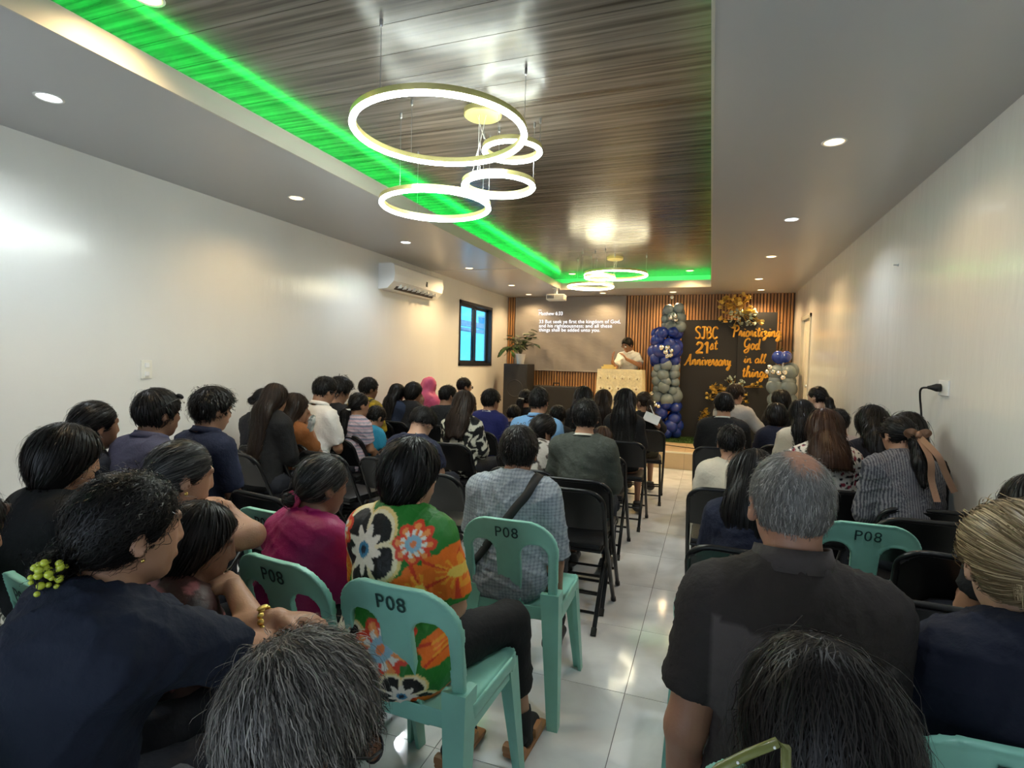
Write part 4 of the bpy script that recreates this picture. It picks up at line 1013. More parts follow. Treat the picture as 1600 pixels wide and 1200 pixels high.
    for sd_ in (-1, 1):
        hipj[sd_] = pel + A3(sd_ * .085 * s, .02, -.01)
        if stand: kn[sd_] = A3(sd_ * .10 * s, .02, seat_z + .47 * s); an[sd_] = A3(sd_ * .11 * s, 0, seat_z + .08 * s)
        else:
            kn[sd_] = A3(sd_ * .12 * s, .41 * s, seat_z + .065 * s); an[sd_] = A3(sd_ * .125 * s, (.40 if sd_ > 0 else .44) * s, max(.08, seat_z + .065 * s - .42 * s))
            if feet and sd_ in feet:
                k_, f_ = feet[sd_]; kn[sd_] = toL(k_); an[sd_] = toL(f_)
    Rl = rx(-L)
    b = build
    def torso(inf, k=.05, bust=True):
        o = [('+', ell(pel + A3(0, .0, .0), (.158 * s * b + inf, .122 * s * b + inf, .115 * s + inf)), k), ('+', ell(wa, (.132 * s * b + inf, .105 * s * b + inf, .16 * s + inf), Rl), k),
             ('+', ell(che + up(L) * .01, ((.130 if female else .146) * s * b + inf, .100 * s * b + inf, .165 * s + inf), Rl), k),
             ('+', cone(sh[-1] + A3(.02 * s, 0, 0), sh[1] - A3(.02 * s, 0, 0), .057 * s + inf, .057 * s + inf), k)]
        for q in (-1, 1):
            o.append(('+', cone(nb + up(L) * -.005 * s, sh[q] + A3(-q * .02, 0, .005), .050 * s + inf, .046 * s + inf), k))
            if female and bust: o.append(('+', ell(che + Rl @ A3(q * .065 * s, .085 * s, .0), (.06 * s + inf, .05 * s + inf, .06 * s + inf)), .03))
        return o
    ta = lambda q, inf, t0=0, t1=1: cone(sh[q] + (el[q] - sh[q]) * t0, sh[q] + (el[q] - sh[q]) * t1, (.050 - .010 * t0) * s * (.7 + .3 * b) + inf, (.050 - .010 * t1) * s * (.7 + .3 * b) + inf)
    body = torso(-.006)
    for q in (-1, 1):
        body += [('+', ta(q, 0), .03), ('+', cone(el[q], wr[q], .040 * s * (.7 + .3 * b), .026 * s), .02)]
        body += hand_prims(wr[q], hd[q], hn[q], q, curl[q], min(1, s * 1.0) if not female else .93 * s)
        body += [('+', cone(hipj[q], kn[q], .078 * s * (.6 + .4 * b), .052 * s), .05), ('+', cone(kn[q], an[q], .050 * s, .034 * s), .02)]
    ne = .046 if female else .054
    body += [('+', cone(hp(0, -.028, -.055), nb + up(L) * -.01, ne * h * (.75 + .25 * b), (ne + .008) * s * (.8 + .2 * b)), .03),
             ('+', ell(hp(0, -.012, .022), A3(.077, .097, .095) * h, HR), .02), ('+', ell(hp(0, .026, -.035), A3(.062, .066, .084) * h, HR), .02), ('+', ell(hp(0, .054, -.094), A3(.028, .026, .022) * h, HR), .02),
             ('+', cone(hp(-.036, .076, .032), hp(.036, .076, .032), .014 * h, .014 * h), .012), ('+', cone(hp(0, .088, .018), hp(0, .099, -.024), .008 * h, .0105 * h), .010), ('+', ell(hp(0, .091, -.029), A3(.018, .011, .009) * h, HR), .008),
             ('-', ell(hp(-.031, .102, .010), A3(.018, .016, .009) * h, HR), .010), ('-', ell(hp(.031, .102, .010), A3(.018, .016, .009) * h, HR), .010),
             ('+', cone(hp(-.018, .082, -.060), hp(.018, .082, -.060), .0105 * h, .0105 * h), .006), ('-', cone(hp(-.018, .0945, -.0615), hp(.018, .0945, -.0615), .0028 * h, .0028 * h), .003)]
    for q in (-1, 1): body += [('+', ell(hp(q * .081, -.010, -.006), A3(.009, .020, .033) * h, HR @ rz3(-q * .45) @ rx(.2)), .008), ('-', ell(hp(q * .092, -.004, -.004), A3(.008, .010, .018) * h, HR), .006)]
    V, Fq = mesh_sdf(body, bh, fine)
    base = np.array(SK[skin] if isinstance(skin, str) else skin); cd = np.tile(base, (len(V), 1)); q = (V - hc) @ HR / h
    lip = np.clip(1.25 - np.sqrt((q[:, 0] / .026) ** 2 + ((q[:, 1] - .092) / .02) ** 2 + ((q[:, 2] + .0605) / .011) ** 2), 0, 1)[:, None]; cd = cd * (1 - lip) + lip * base * np.array([1.0, .55, .6])
    for e_ in (-1, 1):
        br = np.clip(1.4 - np.sqrt(((q[:, 0] - e_ * .034) / .022) ** 2 + ((q[:, 1] - .088) / .022) ** 2 + ((q[:, 2] - .034) / .006) ** 2), 0, 1)[:, None]; cd = cd * (1 - br) + br * np.array([.02, .014, .01])
    link('body', np_mesh('body', V, Fq, M['skin'], cd), root)
    if eyes:
        for e_ in (-1, 1):
            o = link('eye', eye_me, root); o.matrix_local = Matrix.Translation(Vector(hp(e_ * .031, .068, .010))) @ Matrix([[*r, 0] for r in HR.tolist()] + [[0, 0, 0, 1]]) @ Matrix.Scale(.0115 * h, 4)
    # --- top
    inf = top.get('inf', .013); tcol = top.get('c', (.3, .3, .3)); sl = top.get('sleeve', .62)
    shp = torso(inf, .055)
    for q in (-1, 1):
        if sl > 0:
            f = min(sl, 1.0); shp.append(('+', ccone(sh[q], sh[q] + (el[q] - sh[q]) * f, .056 * s * (.7 + .3 * b) + inf, (.050 + .006 * top.get('flare', 1)) * s * (.7 + .3 * b) + inf), .03))
            if sl > 1: shp.append(('+', ta(q, inf * .8), .02)); shp.append(('+', ccone(el[q], el[q] + (wr[q] - el[q]) * (sl - 1), .042 * s + inf * .9, .032 * s + inf * .8), .02))
    if top.get('skirt'):   # dress spreading over the lap
        for q in (-1, 1): shp.append(('+', ccone(hipj[q], hipj[q] + (kn[q] - hipj[q]) * top['skirt'], .095 * s * b + inf, .08 * s + inf), .06))
        shp.append(('+', ccone(pel + A3(0, .05, .0), (kn[-1] + kn[1]) / 2 * top['skirt'] + pel * (1 - top['skirt']), .09 * s, .07 * s), .06))
    shp.append(('-', cone(hp(0, -.02, -.08), nb + up(L * 1.1) * top.get('neck', .012), (.050 + top.get('open', .012)) * s, (.052 + top.get('open', .012)) * s), .012))
    shp.append(('-', cone(hp(0, .02, -.02), hp(0, -.02, .12), .095 * h, .095 * h), .01))
    hem = top.get('hem', -.055)
    if not top.get('skirt'): shp.append(('&', half(pel + A3(0, 0, hem * s), (0, 0, -1)), 0))
    V, Fq = mesh_sdf(shp, top.get('vox', vx * 1.35)); V = relax(V, Fq, 2); V = folds(V, Fq, top.get('fold', .0045), seed)
    cf = tcol(V, dict(pel=pel, che=che, nb=nb, sh=sh, el=el, s=s)) if callable(tcol) else np.tile(np.array(tcol), (len(V), 1))
    link(top.get('name', 'shirt'), np_mesh('shirt', V, Fq, M[top.get('mat', 'cloth')], cf), root)
    if 'collar' in top:
        cc = top['collar']; mb = MB(); n = 28; hgt = top.get('ch', .022)
        for k in range(n):
            pass
        ringp = []
        for (dz, dr) in ((-.25, .010), (.5, .004), (1.0, .0), (.9, -.006), (-.3, -.004)): ringp.append((dz * hgt, dr))
        vs = []
        for k in range(n):
            a = 2 * PI * k / n
            for dz, dr in ringp:
                r = .060 * s * (.8 + .2 * b) + top.get('cr', .008) + dr + (.008 if dz < 0 else 0); vs.append(nb + Rl @ A3(r * math.cos(a) * 1.05, r * math.sin(a) * 1.05 + .006, .034 * s + dz - .016 * math.sin(a) * (1 if math.sin(a) > 0 else .3)))
        m_ = len(ringp); fs_ = [(k * m_ + i, ((k + 1) % n) * m_ + i, ((k + 1) % n) * m_ + (i + 1) % m_, k * m_ + (i + 1) % m_) for k in range(n) for i in range(m_)]
        link('collar', np_mesh('collar', np.array(vs), np.array(fs_), M['cloth'], np.tile(np.array(cc), (len(vs), 1))), root)
    # --- trousers and shoes
    bc = bottom.get('c', (.02, .022, .03)); bl = bottom.get('len', .92); bi = bottom.get('inf', .012)
    if bl > 0:
        shp2 = [('+', ell(pel, (.165 * s * b + bi - .004, .125 * s * b + bi - .004, .12 * s)), .05)]
        for q in (-1, 1):
            shp2.append(('+', cone(hipj[q], kn[q], .082 * s * (.6 + .4 * b) + bi, .056 * s + bi), .04)); 
            shp2.append(('+', ccone(kn[q], kn[q] + (an[q] - kn[q]) * bl, .056 * s + bi, .044 * s + bi * bottom.get('wide', 1)), .03))
        if stand: shp2.append(('&', half(pel + A3(0, 0, .08), (0, 0, 1)), 0))
        V, Fq = mesh_sdf(shp2, vx * 2.1); V = relax(V, Fq, 1); V = folds(V, Fq, .004, seed + 5)
        link('trousers', np_mesh('trousers', V, Fq, M['cloth'], np.tile(np.array(bc), (len(V), 1))), root)
    for q in (-1, 1):
        fz = an[q][2] - .08; fk = (tuple(base), shoes)
        if fk not in HIDDEN: HIDDEN[fk] = np_mesh('foot', foot_me[0], foot_me[1], M['skin'] if shoes != 'sandal' else M['sock'], np.tile(base, (len(foot_me[0]), 1)))
        o = link('foot', HIDDEN[fk], root, (an[q][0], an[q][1], fz + (.02 if shoes == 'sandal' else .004))); o.scale = (s, s, s)
        o = link('sandal' if shoes == 'sandal' else 'shoe', SHOE[shoes], root, (an[q][0], an[q][1] - .0, max(fz, 0))); o.scale = (s, s, s)
        if shoes == 'sandal': MB().tube([(an[q][0], an[q][1], fz + .03), tuple(an[q] + (kn[q] - an[q]) * .18)], [.045 * s, .043 * s], 12).build('sock', M['sock'], root, True)
    # --- hair
    st, hcn, ho = hair; hc0, hc1 = HCOL[hcn] if isinstance(hcn, str) else hcn
    t_ = ho.get('t', {'short': .009, 'bald': .005, 'pulled': .007, 'bob': .020, 'long': .014, 'veil': .018}[st])
    HLn = HR @ A3(0, .805, -.593); HLp = hp(0, .088 + ho.get('front', 0), .068)
    cap = [('+', ell(hp(0, -.014, .026), A3(.077 + t_, .097 + t_, .093 + t_ * ho.get('tall', 1.15)) * h, HR), .01)]
    if ho.get('puff'): cap.append(('+', ell(hp(0, .02, .075), A3(.062, .07, .045) * h * ho['puff'], HR), .03))
    if st == 'bob': cap += [('+', ell(hp(0, -.035, -.02), A3(.088, .085, .105) * h, HR), .03)]
    nap = {'short': -.072, 'bald': -.070, 'pulled': -.085, 'bob': -.135, 'long': -.14}.get(st, -.1) + ho.get('nape', 0)
    hshape = list(cap)
    if st != 'veil':
        hshape += [('&', half(HLp, HLn), 0), ('&', half(hp(0, 0, nap + .042 * (st in ('short', 'bald', 'pulled'))), HR @ A3(0, .5 if st in ('short', 'bald', 'pulled') else .25, -1)), 0)]
        if st in ('short', 'bald', 'pulled'):
            for q in (-1, 1): hshape.append(('-', ell(hp(q * .092, .006, -.035), A3(.028, .034, .048) * h, HR), .008))
    tie = hp(*ho.get('tie', (0, -.112, .0))) if st == 'pulled' else None
    back = che + Rl @ A3(0, -.105 * s * b - inf - .012, 0)
    if st == 'long':
        Lh = ho.get('len', .30); wdt = ho.get('w', .090); P0 = hp(0, -.045, .0); zb_ = hc[2] - Lh
        yb_ = lambda z: min(hc[1] - .075 * h, (back[1] if z < nb[2] - .02 else hc[1] - .075 * h))
        P1 = A3(hc[0], (yb_(nb[2]) + yb_(nb[2] - .1)) / 2, nb[2] + .01); P2 = A3(hc[0] + ho.get('dx', 0), yb_(zb_), zb_)
        hcut = zb_
        hshape += [('+', fcone(P0, P1, wdt * 1.02 * h, wdt * h, .55, (0, 1, 0)), .04), ('+', fcone(P1, P2, wdt * h, wdt * ho.get('end', .85) * h, .33, (0, 1, 0)), .04), ('&', half((0, 0, zb_), (0, 0, -1)), 0)]
    if st == 'pulled':
        if ho.get('bun'): hshape.append(('+', ell(tie + HR @ A3(0, -.02, 0) * h, A3(1, .85, .9) * ho['bun']), .012))
        if ho.get('pony'):
            pw_ = ho.get('pw', .03); Lp = ho['pony']; p1 = tie + A3(ho.get('pdx', 0) * .4, -.045, -.035) * 1.0; p2 = A3(tie[0] + ho.get('pdx', 0), min(tie[1] - .03, back[1] - .005), tie[2] - Lp)
            hshape += [('+', cone(tie, p1, .018, pw_), .01), ('+', cone(p1, (p1 + p2) / 2, pw_, pw_ * 1.05), .02), ('+', cone((p1 + p2) / 2, p2, pw_ * 1.05, pw_ * .45), .02)]
    if st == 'veil':
        hshape += [('+', cone(hp(0, -.02, -.06), nb, .075 * h, .09), .04), ('+', ell(nb + A3(0, .0, -.03), (.17 * s, .12 * s, .085)), .05), ('+', fcone(hp(0, -.05, -.04), back + A3(0, 0, -.1), .08, .07, .4, (0, 1, 0)), .04),
                   ('-', ell(hp(0, .115, -.01), A3(.055, .055, .078) * h, HR), .015)]
    V, Fq = mesh_sdf(hshape, vx * .9, None); rg = np.random.RandomState(seed)
    if st == 'veil':
        V = folds(V, Fq, .006, seed, (40, 80)); link('headscarf', np_mesh('headscarf', V, Fq, M['cloth_silky'], np.tile(np.array(hc0), (len(V), 1))), root)
    else:
        hcd = np.tile((np.array(hc0) * .75 + np.array(hc1) * .25), (len(V), 1))
        if st == 'bald':   # scalp showing through at the crown
            qv = np.linalg.norm(((V - hp(*ho.get('hole', (0, .01, .125)))) @ HR / h) / np.array(ho.get('hr', (.055, .085, .045))), axis=1); bl = np.clip((1.7 - qv) / .9, 0, 1)[:, None]; hcd = hcd * (1 - bl) + bl * base
        hm = link('hair', np_mesh('hair', V, Fq, M['hair_base'], hcd), root)
        whorl = hp(0, -.06, .10); part = hp(ho.get('part', .0), .04, .12)
        if st in ('short', 'bald'): flow = lambda P: (P - whorl) * 6 + (HR @ A3(0, .0, -.25)) + ho.get('sweep', 0) * (HR @ A3(.6, 1, 0)); Ls_ = ho.get('sl', .035)
        elif st == 'pulled':
            def flow(P):
                v = tie - P; dist = np.linalg.norm(v, axis=1, keepdims=True); low = (P[:, 2:3] < tie[2] - .02) & (P[:, 1:2] < tie[1] + .02)
                return np.where(low & bool(ho.get('pony')), np.array([[0, -.1, -1.0]]), v / (dist + 1e-6))
            Ls_ = ho.get('sl', .07)
        else: flow = lambda P: np.stack([(P[:, 0] - part[0]) * 5, (P[:, 1] - part[1]) * 3.5, np.full(len(P), -.55)], 1); Ls_ = ho.get('sl', .12 if st == 'long' else .09)
        ns = strands if strands is not None else (5200 if d < 1.0 else 3800 if d < 1.4 else 1900 if d < 2.6 else 900 if d < 4.3 else 450)
        wd = ho.get('wd', .0018 if d < 1.4 else .0028 if d < 2.6 else .004 if d < 4.3 else .006)
        sdv = V[rg.randint(0, len(V), ns)] + rg.randn(ns, 3) * vx * .3
        if st == 'bald':
            qh = np.linalg.norm(((sdv - hp(*ho.get('hole', (0, .01, .125)))) @ HR / h) / np.array(ho.get('hr', (.055, .085, .045))), axis=1) * .5
            sdv = sdv[rg.rand(ns) < .10 + 1.3 * np.clip(qh - .35, 0, 1)]
        SV, SF, SC = strand_mesh(hshape, sdv, flow, Ls_, 6 if d < 1.4 else 5 if d < 4.3 else 4, wd, ho.get('lift', .004), seed, (hc0, hc1), ho.get('curl', 0.0), ho.get('free', .0))
        link('strands', np_mesh('strands', SV, SF, M['hair'], SC, False), hm, kind='stuff')
    if glasses:
        mb = MB()
        for e_ in (-1, 1):
            mb.tube([hp(e_ * .034 + .025 * math.cos(a), .106, .006 + .019 * math.sin(a)) for a in np.linspace(0, 2 * PI, 18)[:-1]], .0018 * h, 6, closed=True)
            mb.tube([hp(e_ * .058, .104, .012), hp(e_ * .083, .07, .012), hp(e_ * .088, -.005, .012), hp(e_ * .086, -.022, -.006)], .0022 * h, 6)
        mb.tube([hp(-.010, .108, .010), hp(0, .111, .014), hp(.010, .108, .010)], .0018 * h, 6)
        gl = mb.build('glasses', M['black_frame'], root, True)
        for e_ in (-1, 1):
            mb = MB(); mb._add([hp(e_ * .034 + .0245 * math.cos(a), .106, .006 + .0185 * math.sin(a)) for a in np.linspace(0, 2 * PI, 17)[:-1]], [tuple(range(16))]); mb.build('lens', M['lens'], gl)
    J = dict(root=root, W=W, yr=yr, hp=hp, HR=HR, h=h, s=s, nb=nb, che=che, wa=wa, pel=pel, sh=sh, el=el, wr=wr, tie=tie, shirt=shp, hair=hshape, an=an, kn=kn, toL=toL, hc=hc, L=L, back=back, hd=hd, hn=hn)
    PEOPLE[key] = J
    if seat:
        r_ = chair_rz if chair_rz is not None else yr * .6
        o = rz3(r_) @ A3(0, dy + .0, 0)
        if chair_at is not None: o = A3(chair_at[0] - root_xy[0], chair_at[1] - root_xy[1], 0)
        chair(seat, root_xy[0] + o[0], root_xy[1] + o[1], r_, seatlbl or under(seat, label))
    return J
def band(parent, shape, pts, width, thick, m, name='strap', off=.002, n=40):
    P = np.array(crom(pts, max(3, n // len(pts)))); 
    for _ in range(4): P = P - grad(shape, P) * (sd(shape, P) - off)[:, None]
    G = grad(shape, P); T = np.gradient(P, axis=0); T /= np.linalg.norm(T, axis=1, keepdims=True); S = np.cross(T, G); vs = []
    for i in range(len(P)): vs += [P[i] - S[i] * width / 2, P[i] + S[i] * width / 2, P[i] + S[i] * width / 2 + G[i] * thick, P[i] - S[i] * width / 2 + G[i] * thick]
    fs_ = [(i * 4 + a, i * 4 + (a + 1) % 4, i * 4 + 4 + (a + 1) % 4, i * 4 + 4 + a) for i in range(len(P) - 1) for a in range(4)]
    return MB()._add(vs, fs_ + [(3, 2, 1, 0), tuple(len(vs) - 4 + k for k in range(4))]).build(name, m, parent, True)

# ------------------------------------------------------------------ cloth prints
def stripes(cols, period, axis=2, duty=.5):
    def f(V, J): u = (V[:, axis] / period) % 1.0; k = (u * len(cols)).astype(int) % len(cols); return np.array(cols)[k]
    return f
def checks(c0, c1, period):
    def f(V, J):
        a = (np.abs((V[:, 0] / period) % 1 - .5) < .2).astype(float); b = (np.abs((V[:, 2] / period) % 1 - .5) < .2).astype(float)
        k = (a + b)[:, None] / 2; return np.array(c0) * (1 - k) + np.array(c1) * k
    return f
def blots(bg, cols, scale, thr, seed=1):
    def f(V, J):
        rg = np.random.RandomState(seed); out = np.tile(np.array(bg), (len(V), 1))
        for c in cols:
            n = sum(np.sin(V @ (unit(rg.randn(3)) * scale * rg.uniform(.7, 1.3)) + rg.uniform(0, 6)) for _ in range(5)); out[n > thr] = c
        return out
    return f
def swirl(c0, c1, scale, seed):
    def f(V, J):
        rg = np.random.RandomState(seed); W_ = V.copy()
        for _ in range(2): W_ = W_ + .035 * np.stack([np.sin(W_ @ (unit(rg.randn(3)) * scale * .7) + rg.uniform(0, 6)) for _ in range(3)], 1)
        n = np.sin(W_ @ (unit(A3(1, .3, .8)) * scale)) + .7 * np.sin(W_ @ (unit(A3(-.7, .5, 1)) * scale * .8) + 1); return np.where((n > .1)[:, None], np.array(c0), np.array(c1))
    return f
def dress_print(V, J):
    s = J['s']; x, z = V[:, 0], V[:, 2]; out = np.tile(A3(.022, .185, .025), (len(V), 1)); sb = V[:, 1]
    cz = J['che'][2]
    def polar(cx, cz_, R, front=None):
        dx, dz = (x - cx) / R, (z - cz_) / R; r = np.hypot(dx, dz); a = np.arctan2(dz, dx); return r, a
    def put(m, c): out[m] = c
    def orange(cx, cz_, R, a0=0, c1=(.80, .16, .015), c2=(.62, .045, .015), n=6):
        r, a = polar(cx, cz_, R); e = .80 + .2 * np.abs(np.cos(n * (a + a0) / 2)); put(r < e, c1); put((r < e) & (np.abs(np.sin(n * (a + a0) / 2)) < .22) & (r > .25), c2); put((r < .62 * e) & (np.sin(13 * a) > .3), (.85, .33, .03)); put(r < .2, (.80, .55, .10))
    def redf(cx, cz_, R, a0=0):
        r, a = polar(cx, cz_, R); e = .78 + .22 * np.abs(np.cos(4 * (a + a0))); put(r < e, (.72, .06, .025)); put((r < .85 * e) & (np.cos(8 * (a + a0)) > .1), (.85, .30, .08)); put((r < .62) & (np.cos(11 * a) > -.3), (.80, .76, .66)); put(r < .38, (.25, .45, .55)); put(r < .15, (.75, .2, .05))
    def blackf(cx, cz_, R, a0=0):
        r, a = polar(cx, cz_, R); n = 5; e = .72 + .28 * np.abs(np.cos(n * (a + a0) / 2)) ** .6; put(r < e, (.80, .60, .22)); put(r < e * .93, (.82, .72, .48)); put((r < e * .84) & (np.abs(np.cos(n * (a + a0) / 2)) > .24), (.008, .008, .008))
        put(r < .42 + .10 * np.cos(9 * a), (.80, .74, .64)); put(r < .17, (.05, .22, .38)); put(r < .09, (.01, .02, .04))
    k = 1.0
    blackf(-.055, cz + .055, .135, .3); redf(.105, cz + .09, .062); orange(.125, cz - .045, .078, .2); orange(.205, cz + .0, .085, .5); redf(-.19, cz + .09, .07, .4); orange(-.20, cz - .05, .07)
    blackf(-.12, cz - .22, .13, 1.0); redf(.05, cz - .20, .09, .2); orange(.20, cz - .20, .06, .1); blackf(.11, cz - .33, .08, .4); orange(.17, cz - .40, .07); redf(-.03, cz - .36, .06); orange(-.19, cz - .36, .07)
    return out
def polo_print(V, J):
    c = J['che'][2]; x = V[:, 0]; line = c + .085 - .20 * (x + .15); low = V[:, 2] < line; out = np.where(low[:, None], A3(.080, .066, .064), A3(.030, .024, .022))
    arm = np.abs(x) > J['sh'][1][0] + .018; out[arm] = (.028, .023, .022); return out
def zebra_print(V, J):
    x, z = V[:, 0], V[:, 2]; u = x * .8 + z * .55 + V[:, 1] * .3 + .02 * np.sin(z * 40); out = np.where((np.sin(u * 330) > 0)[:, None], A3(.62, .62, .58), A3(.012, .012, .013))
    rg = np.random.RandomState(3); n = sum(np.sin(V @ (unit(rg.randn(3)) * 26) + rg.uniform(0, 6)) for _ in range(4)); out[n > 2.1] = (.45, .56, .48)
    n = sum(np.sin(V @ (unit(rg.randn(3)) * 24) + rg.uniform(0, 6)) for _ in range(4)); out[n > 1.55] = (.62, .03, .04)
    n = sum(np.sin(V @ (unit(rg.randn(3)) * 22) + rg.uniform(0, 6)) for _ in range(4)); out[n > 1.9] = (.02, .02, .02); return out

NAVY, BLACKC, DK = (.012, .016, .035), (.012, .012, .013), (.02, .02, .024)
# ------------------------------------------------------------------ nearest people
J = person('navy', 'person in navy t-shirt resting folded arms on a chair, gold watch and hair clip', 205, 742, 1.14, hands=True, yaw=-14, lean=18, nod=-6, hyaw=-6, s=1.0, build=1.22, skin='t', female=True,
           hair=('pulled', 'black', dict(t=.013, tie=(0, -.115, -.055), bun=.036, sl=.05, curl=.55, lift=.006, free=.25, nape=.0)), top=dict(c=(.012, .016, .032), sleeve=.70, open=.012, fold=.006, name='shirt'), arms=(
               dict(e=at_d(322, 1003, 1.33), w=at_d(434, 966, 1.34), hd=at_d(500, 966, 1.36) - at_d(434, 966, 1.34), hn=(.1, -.2, -1), curl=1.0), dict(e=at_d(420, 1020, 1.30), w=(-1.17, 1.10, .80), hd=(-1, .35, 0), hn=(0, .2, -1), curl=.3)), seat='green')
R = J['root']
wv = J['wr'][-1]; dv = unit(J['wr'][-1] - J['el'][-1]); a_ = unit(np.cross(dv, (0, 0, 1))); b_ = np.cross(a_, dv)
wt = thing('wristwatch', 'gold bracelet watch on the wrist of the person in navy', 'watch', R.location, R.rotation_euler[2])
for k in range(14):
    an_ = 2 * PI * k / 14; c_ = wv - dv * .026 + (a_ * math.cos(an_) + b_ * math.sin(an_)) * .034
    MB().ball(c_, (.0085, .0042, .0085), 6, 5, R=np.stack([unit(-a_ * math.sin(an_) + b_ * math.cos(an_)), a_ * math.cos(an_) + b_ * math.sin(an_), dv], 1)).build('link', M['gold'], wt, True)
MB().ball(wv - dv * .026 + b_ * .037, (.014, .014, .005), 12, 8, R=np.stack([a_, dv, b_], 1)).build('case', M['gold'], wt, True)
M['clip_g'] = mat('yellow_green_bead', (.55, .62, .06), .2, spec=.7)
hcp = thing('hair_clip', 'yellow green beaded hair clip at the nape of the person in navy', 'hair clip', R.location, R.rotation_euler[2])
rr = random.Random(2)
for k in range(34):
    MB().ball(J['tie'] + J['HR'] @ A3(.030 + rr.uniform(-.012, .012), -.035 + rr.uniform(-.02, .03), rr.uniform(-.03, .03)), rr.uniform(.004, .008), 7, 5).build('bead', M['clip_g'], hcp, True)
MB().ball(J['hp'](.083, .0, -.045), .004, 8, 6).build('earring', M['gold'], R, True)

J = person('greyman', 'person with glasses and greying short hair seated at the bottom edge', 468, 1003, 0.7, yaw=-20, lean=26, nod=16, hyaw=-8, s=.98, skin='d', hair=('short', 'grey', dict(t=.012, sl=.05, curl=.12, lift=.005, free=.45, sweep=.35, wd=.0014, tall=1.2)), glasses=True, strands=5800,
           top=dict(c=(.05, .055, .07), sleeve=.6), seat='green')
J = person('darkhair', 'person with long dark hair and mustard top seated at the bottom edge', 1280, 1008, 0.70, yaw=12, lean=18, nod=8, hyaw=6, s=.96, female=True, skin='m',
           hair=('long', 'sooty', dict(t=.016, len=.42, w=.092, end=1.0, sl=.16, part=.02, wd=.0014, lift=.005, curl=.22, free=.1)), strands=5800, top=dict(c=(.50, .30, .02), sleeve=.9, open=.004), seat='green')
R = J['root']
M['olive'] = mat('olive_plastic', (.16, .17, .045), .35)
fb = thing('fan_frame', 'olive hand fan with white dots held at the bottom edge', 'fan', at_d(1185, 1185, .50), .3)
MB().tube([(-.035, 0, -.012), (-.01, 0, .003), (.016, 0, .016), (.024, .0, .012), (.026, 0, -.03), (.020, 0, -.10), (-.06, 0, -.10), (-.06, 0, -.03)], .0045, 6, closed=True).build('rim', M['olive'], fb, True)
for k, (x, z) in enumerate(((-.02, -.002), (.012, .014), (.025, -.01), (.0255, -.03))): MB().ball((x, -.0045, z), .0014, 8, 6).build('dot', M['white_plastic'], fb, True)

J = person('polo', 'person in charcoal two-tone polo shirt with thinning grey hair', 1238, 706, 1.15, yaw=8, lean=6, nod=2, hyaw=2, s=1.0, build=1.04, skin=(.36, .18, .115), hair=('bald', 'greyer', dict(t=.0075, sl=.022, lift=.002, hole=(.010, -.055, .108), hr=(.028, .048, .032), wd=.0012, curl=.15, free=.3)), strands=5800,
           top=dict(c=polo_print, sleeve=.72, collar=(.060, .050, .048), ch=.034, fold=.0035, hem=-.1), arms=('down', 'lap'), seat='green')
J = person('blonde', 'person in navy jacket with yellow collar and blonde tied-up hair', 1592, 792, 1.08, chair_at=(.50, 1.37), yaw=6, lean=14, nod=6, hyaw=-4, s=1.0, build=1.08, female=True, skin='l', hair=('pulled', 'blonde', dict(t=.020, tie=(.03, -.125, -.005), pony=.30, pw=.034, pdx=.04, sl=.10, lift=.004, wd=.0022)), strands=3600,
           top=dict(c=(.009, .011, .024), sleeve=1.9, collar=(.72, .52, .13), ch=.026, cr=.022, inf=.018, fold=.006), seat='green')
M['strap_grey'] = mat('grey_webbing', (.10, .095, .085), .8, bump=.3, bscale=200)
S_ = J['s']
band(J['root'], J['shirt'], [J['che'] + A3(.15, -.2, .14), J['che'] + A3(.06, -.2, -.04), J['che'] + A3(-.04, -.2, -.22), J['che'] + A3(-.09, -.2, -.34)], .062, .004, M['strap_grey'])

J = person('dress', 'person in green dress with black and orange flowers on green chair', 645, 686, 1.74, chair_at=(-.785, 1.53), yaw=-4, lean=8, nod=3, hyaw=-22, s=.97, hs=.95, build=1.04, female=True, skin='t', hair=('bob', 'black', dict(t=.018, nape=.012, sl=.07, lift=.004)), strands=2800,
           top=dict(c=dress_print, sleeve=.85, vox=.0048, open=.022, fold=.003, skirt=.28, inf=.016, name='dress', mat='cloth_silky'), bottom=dict(c=BLACKC, len=.66), shoes='sandal', seat='green',
           feet={1: ((-.635, 1.80, .50), (-.60, 1.86, .085)), -1: ((-.86, 1.75, .50), (-.80, 1.72, .085))}, arms=('lap', 'lap'), dy=-.02)
J = person('magenta', 'person in magenta blouse with pink hair tie on green chair', 505, 711, 2.0, chair_at=(-1.19, 1.55), yaw=-12, lean=14, nod=2, hyaw=-14, s=.90, build=1.0, female=True, skin='d', hair=('pulled', 'salt', dict(t=.009, tie=(-.02, -.105, -.06), bun=.026, sl=.08, wd=.003)), top=dict(c=(.33, .010, .115), sleeve=1.5, mat='cloth_silky', fold=.007, inf=.02, collar=(.62, .50, .45), ch=.012), seat='green')
MB().ring((0, 0, 0), .024, [(.009, 0), (.004, .012), (-.005, .008), (-.006, -.008), (.004, -.012)], 14).build('scrunchie', mat('pink_fabric', (.62, .06, .20), .7, bump=.6), J['root'], True).matrix_local = Matrix.Translation(Vector(J['tie'])) @ Matrix.Rotation(PI / 2, 4, 'X')
J = person('check', 'person in pale grey checked shirt with black sling strap on green chair', 812, 666, 2.42, chair_at=(-.73, 2.24), yaw=2, lean=10, nod=6, hyaw=3, s=.96, build=1.05, skin='m', hair=('short', 'sooty', dict(t=.014, sl=.04, nape=-.012)), strands=2200, top=dict(c=checks((.34, .38, .42), (.17, .20, .24), .014), sleeve=.95, vox=.0062, collar=(.34, .38, .42), ch=.03, fold=.006, hem=-.13, inf=.02), bottom=dict(c=(.02, .022, .028)), seat='green', arms=('lap', 'down'))
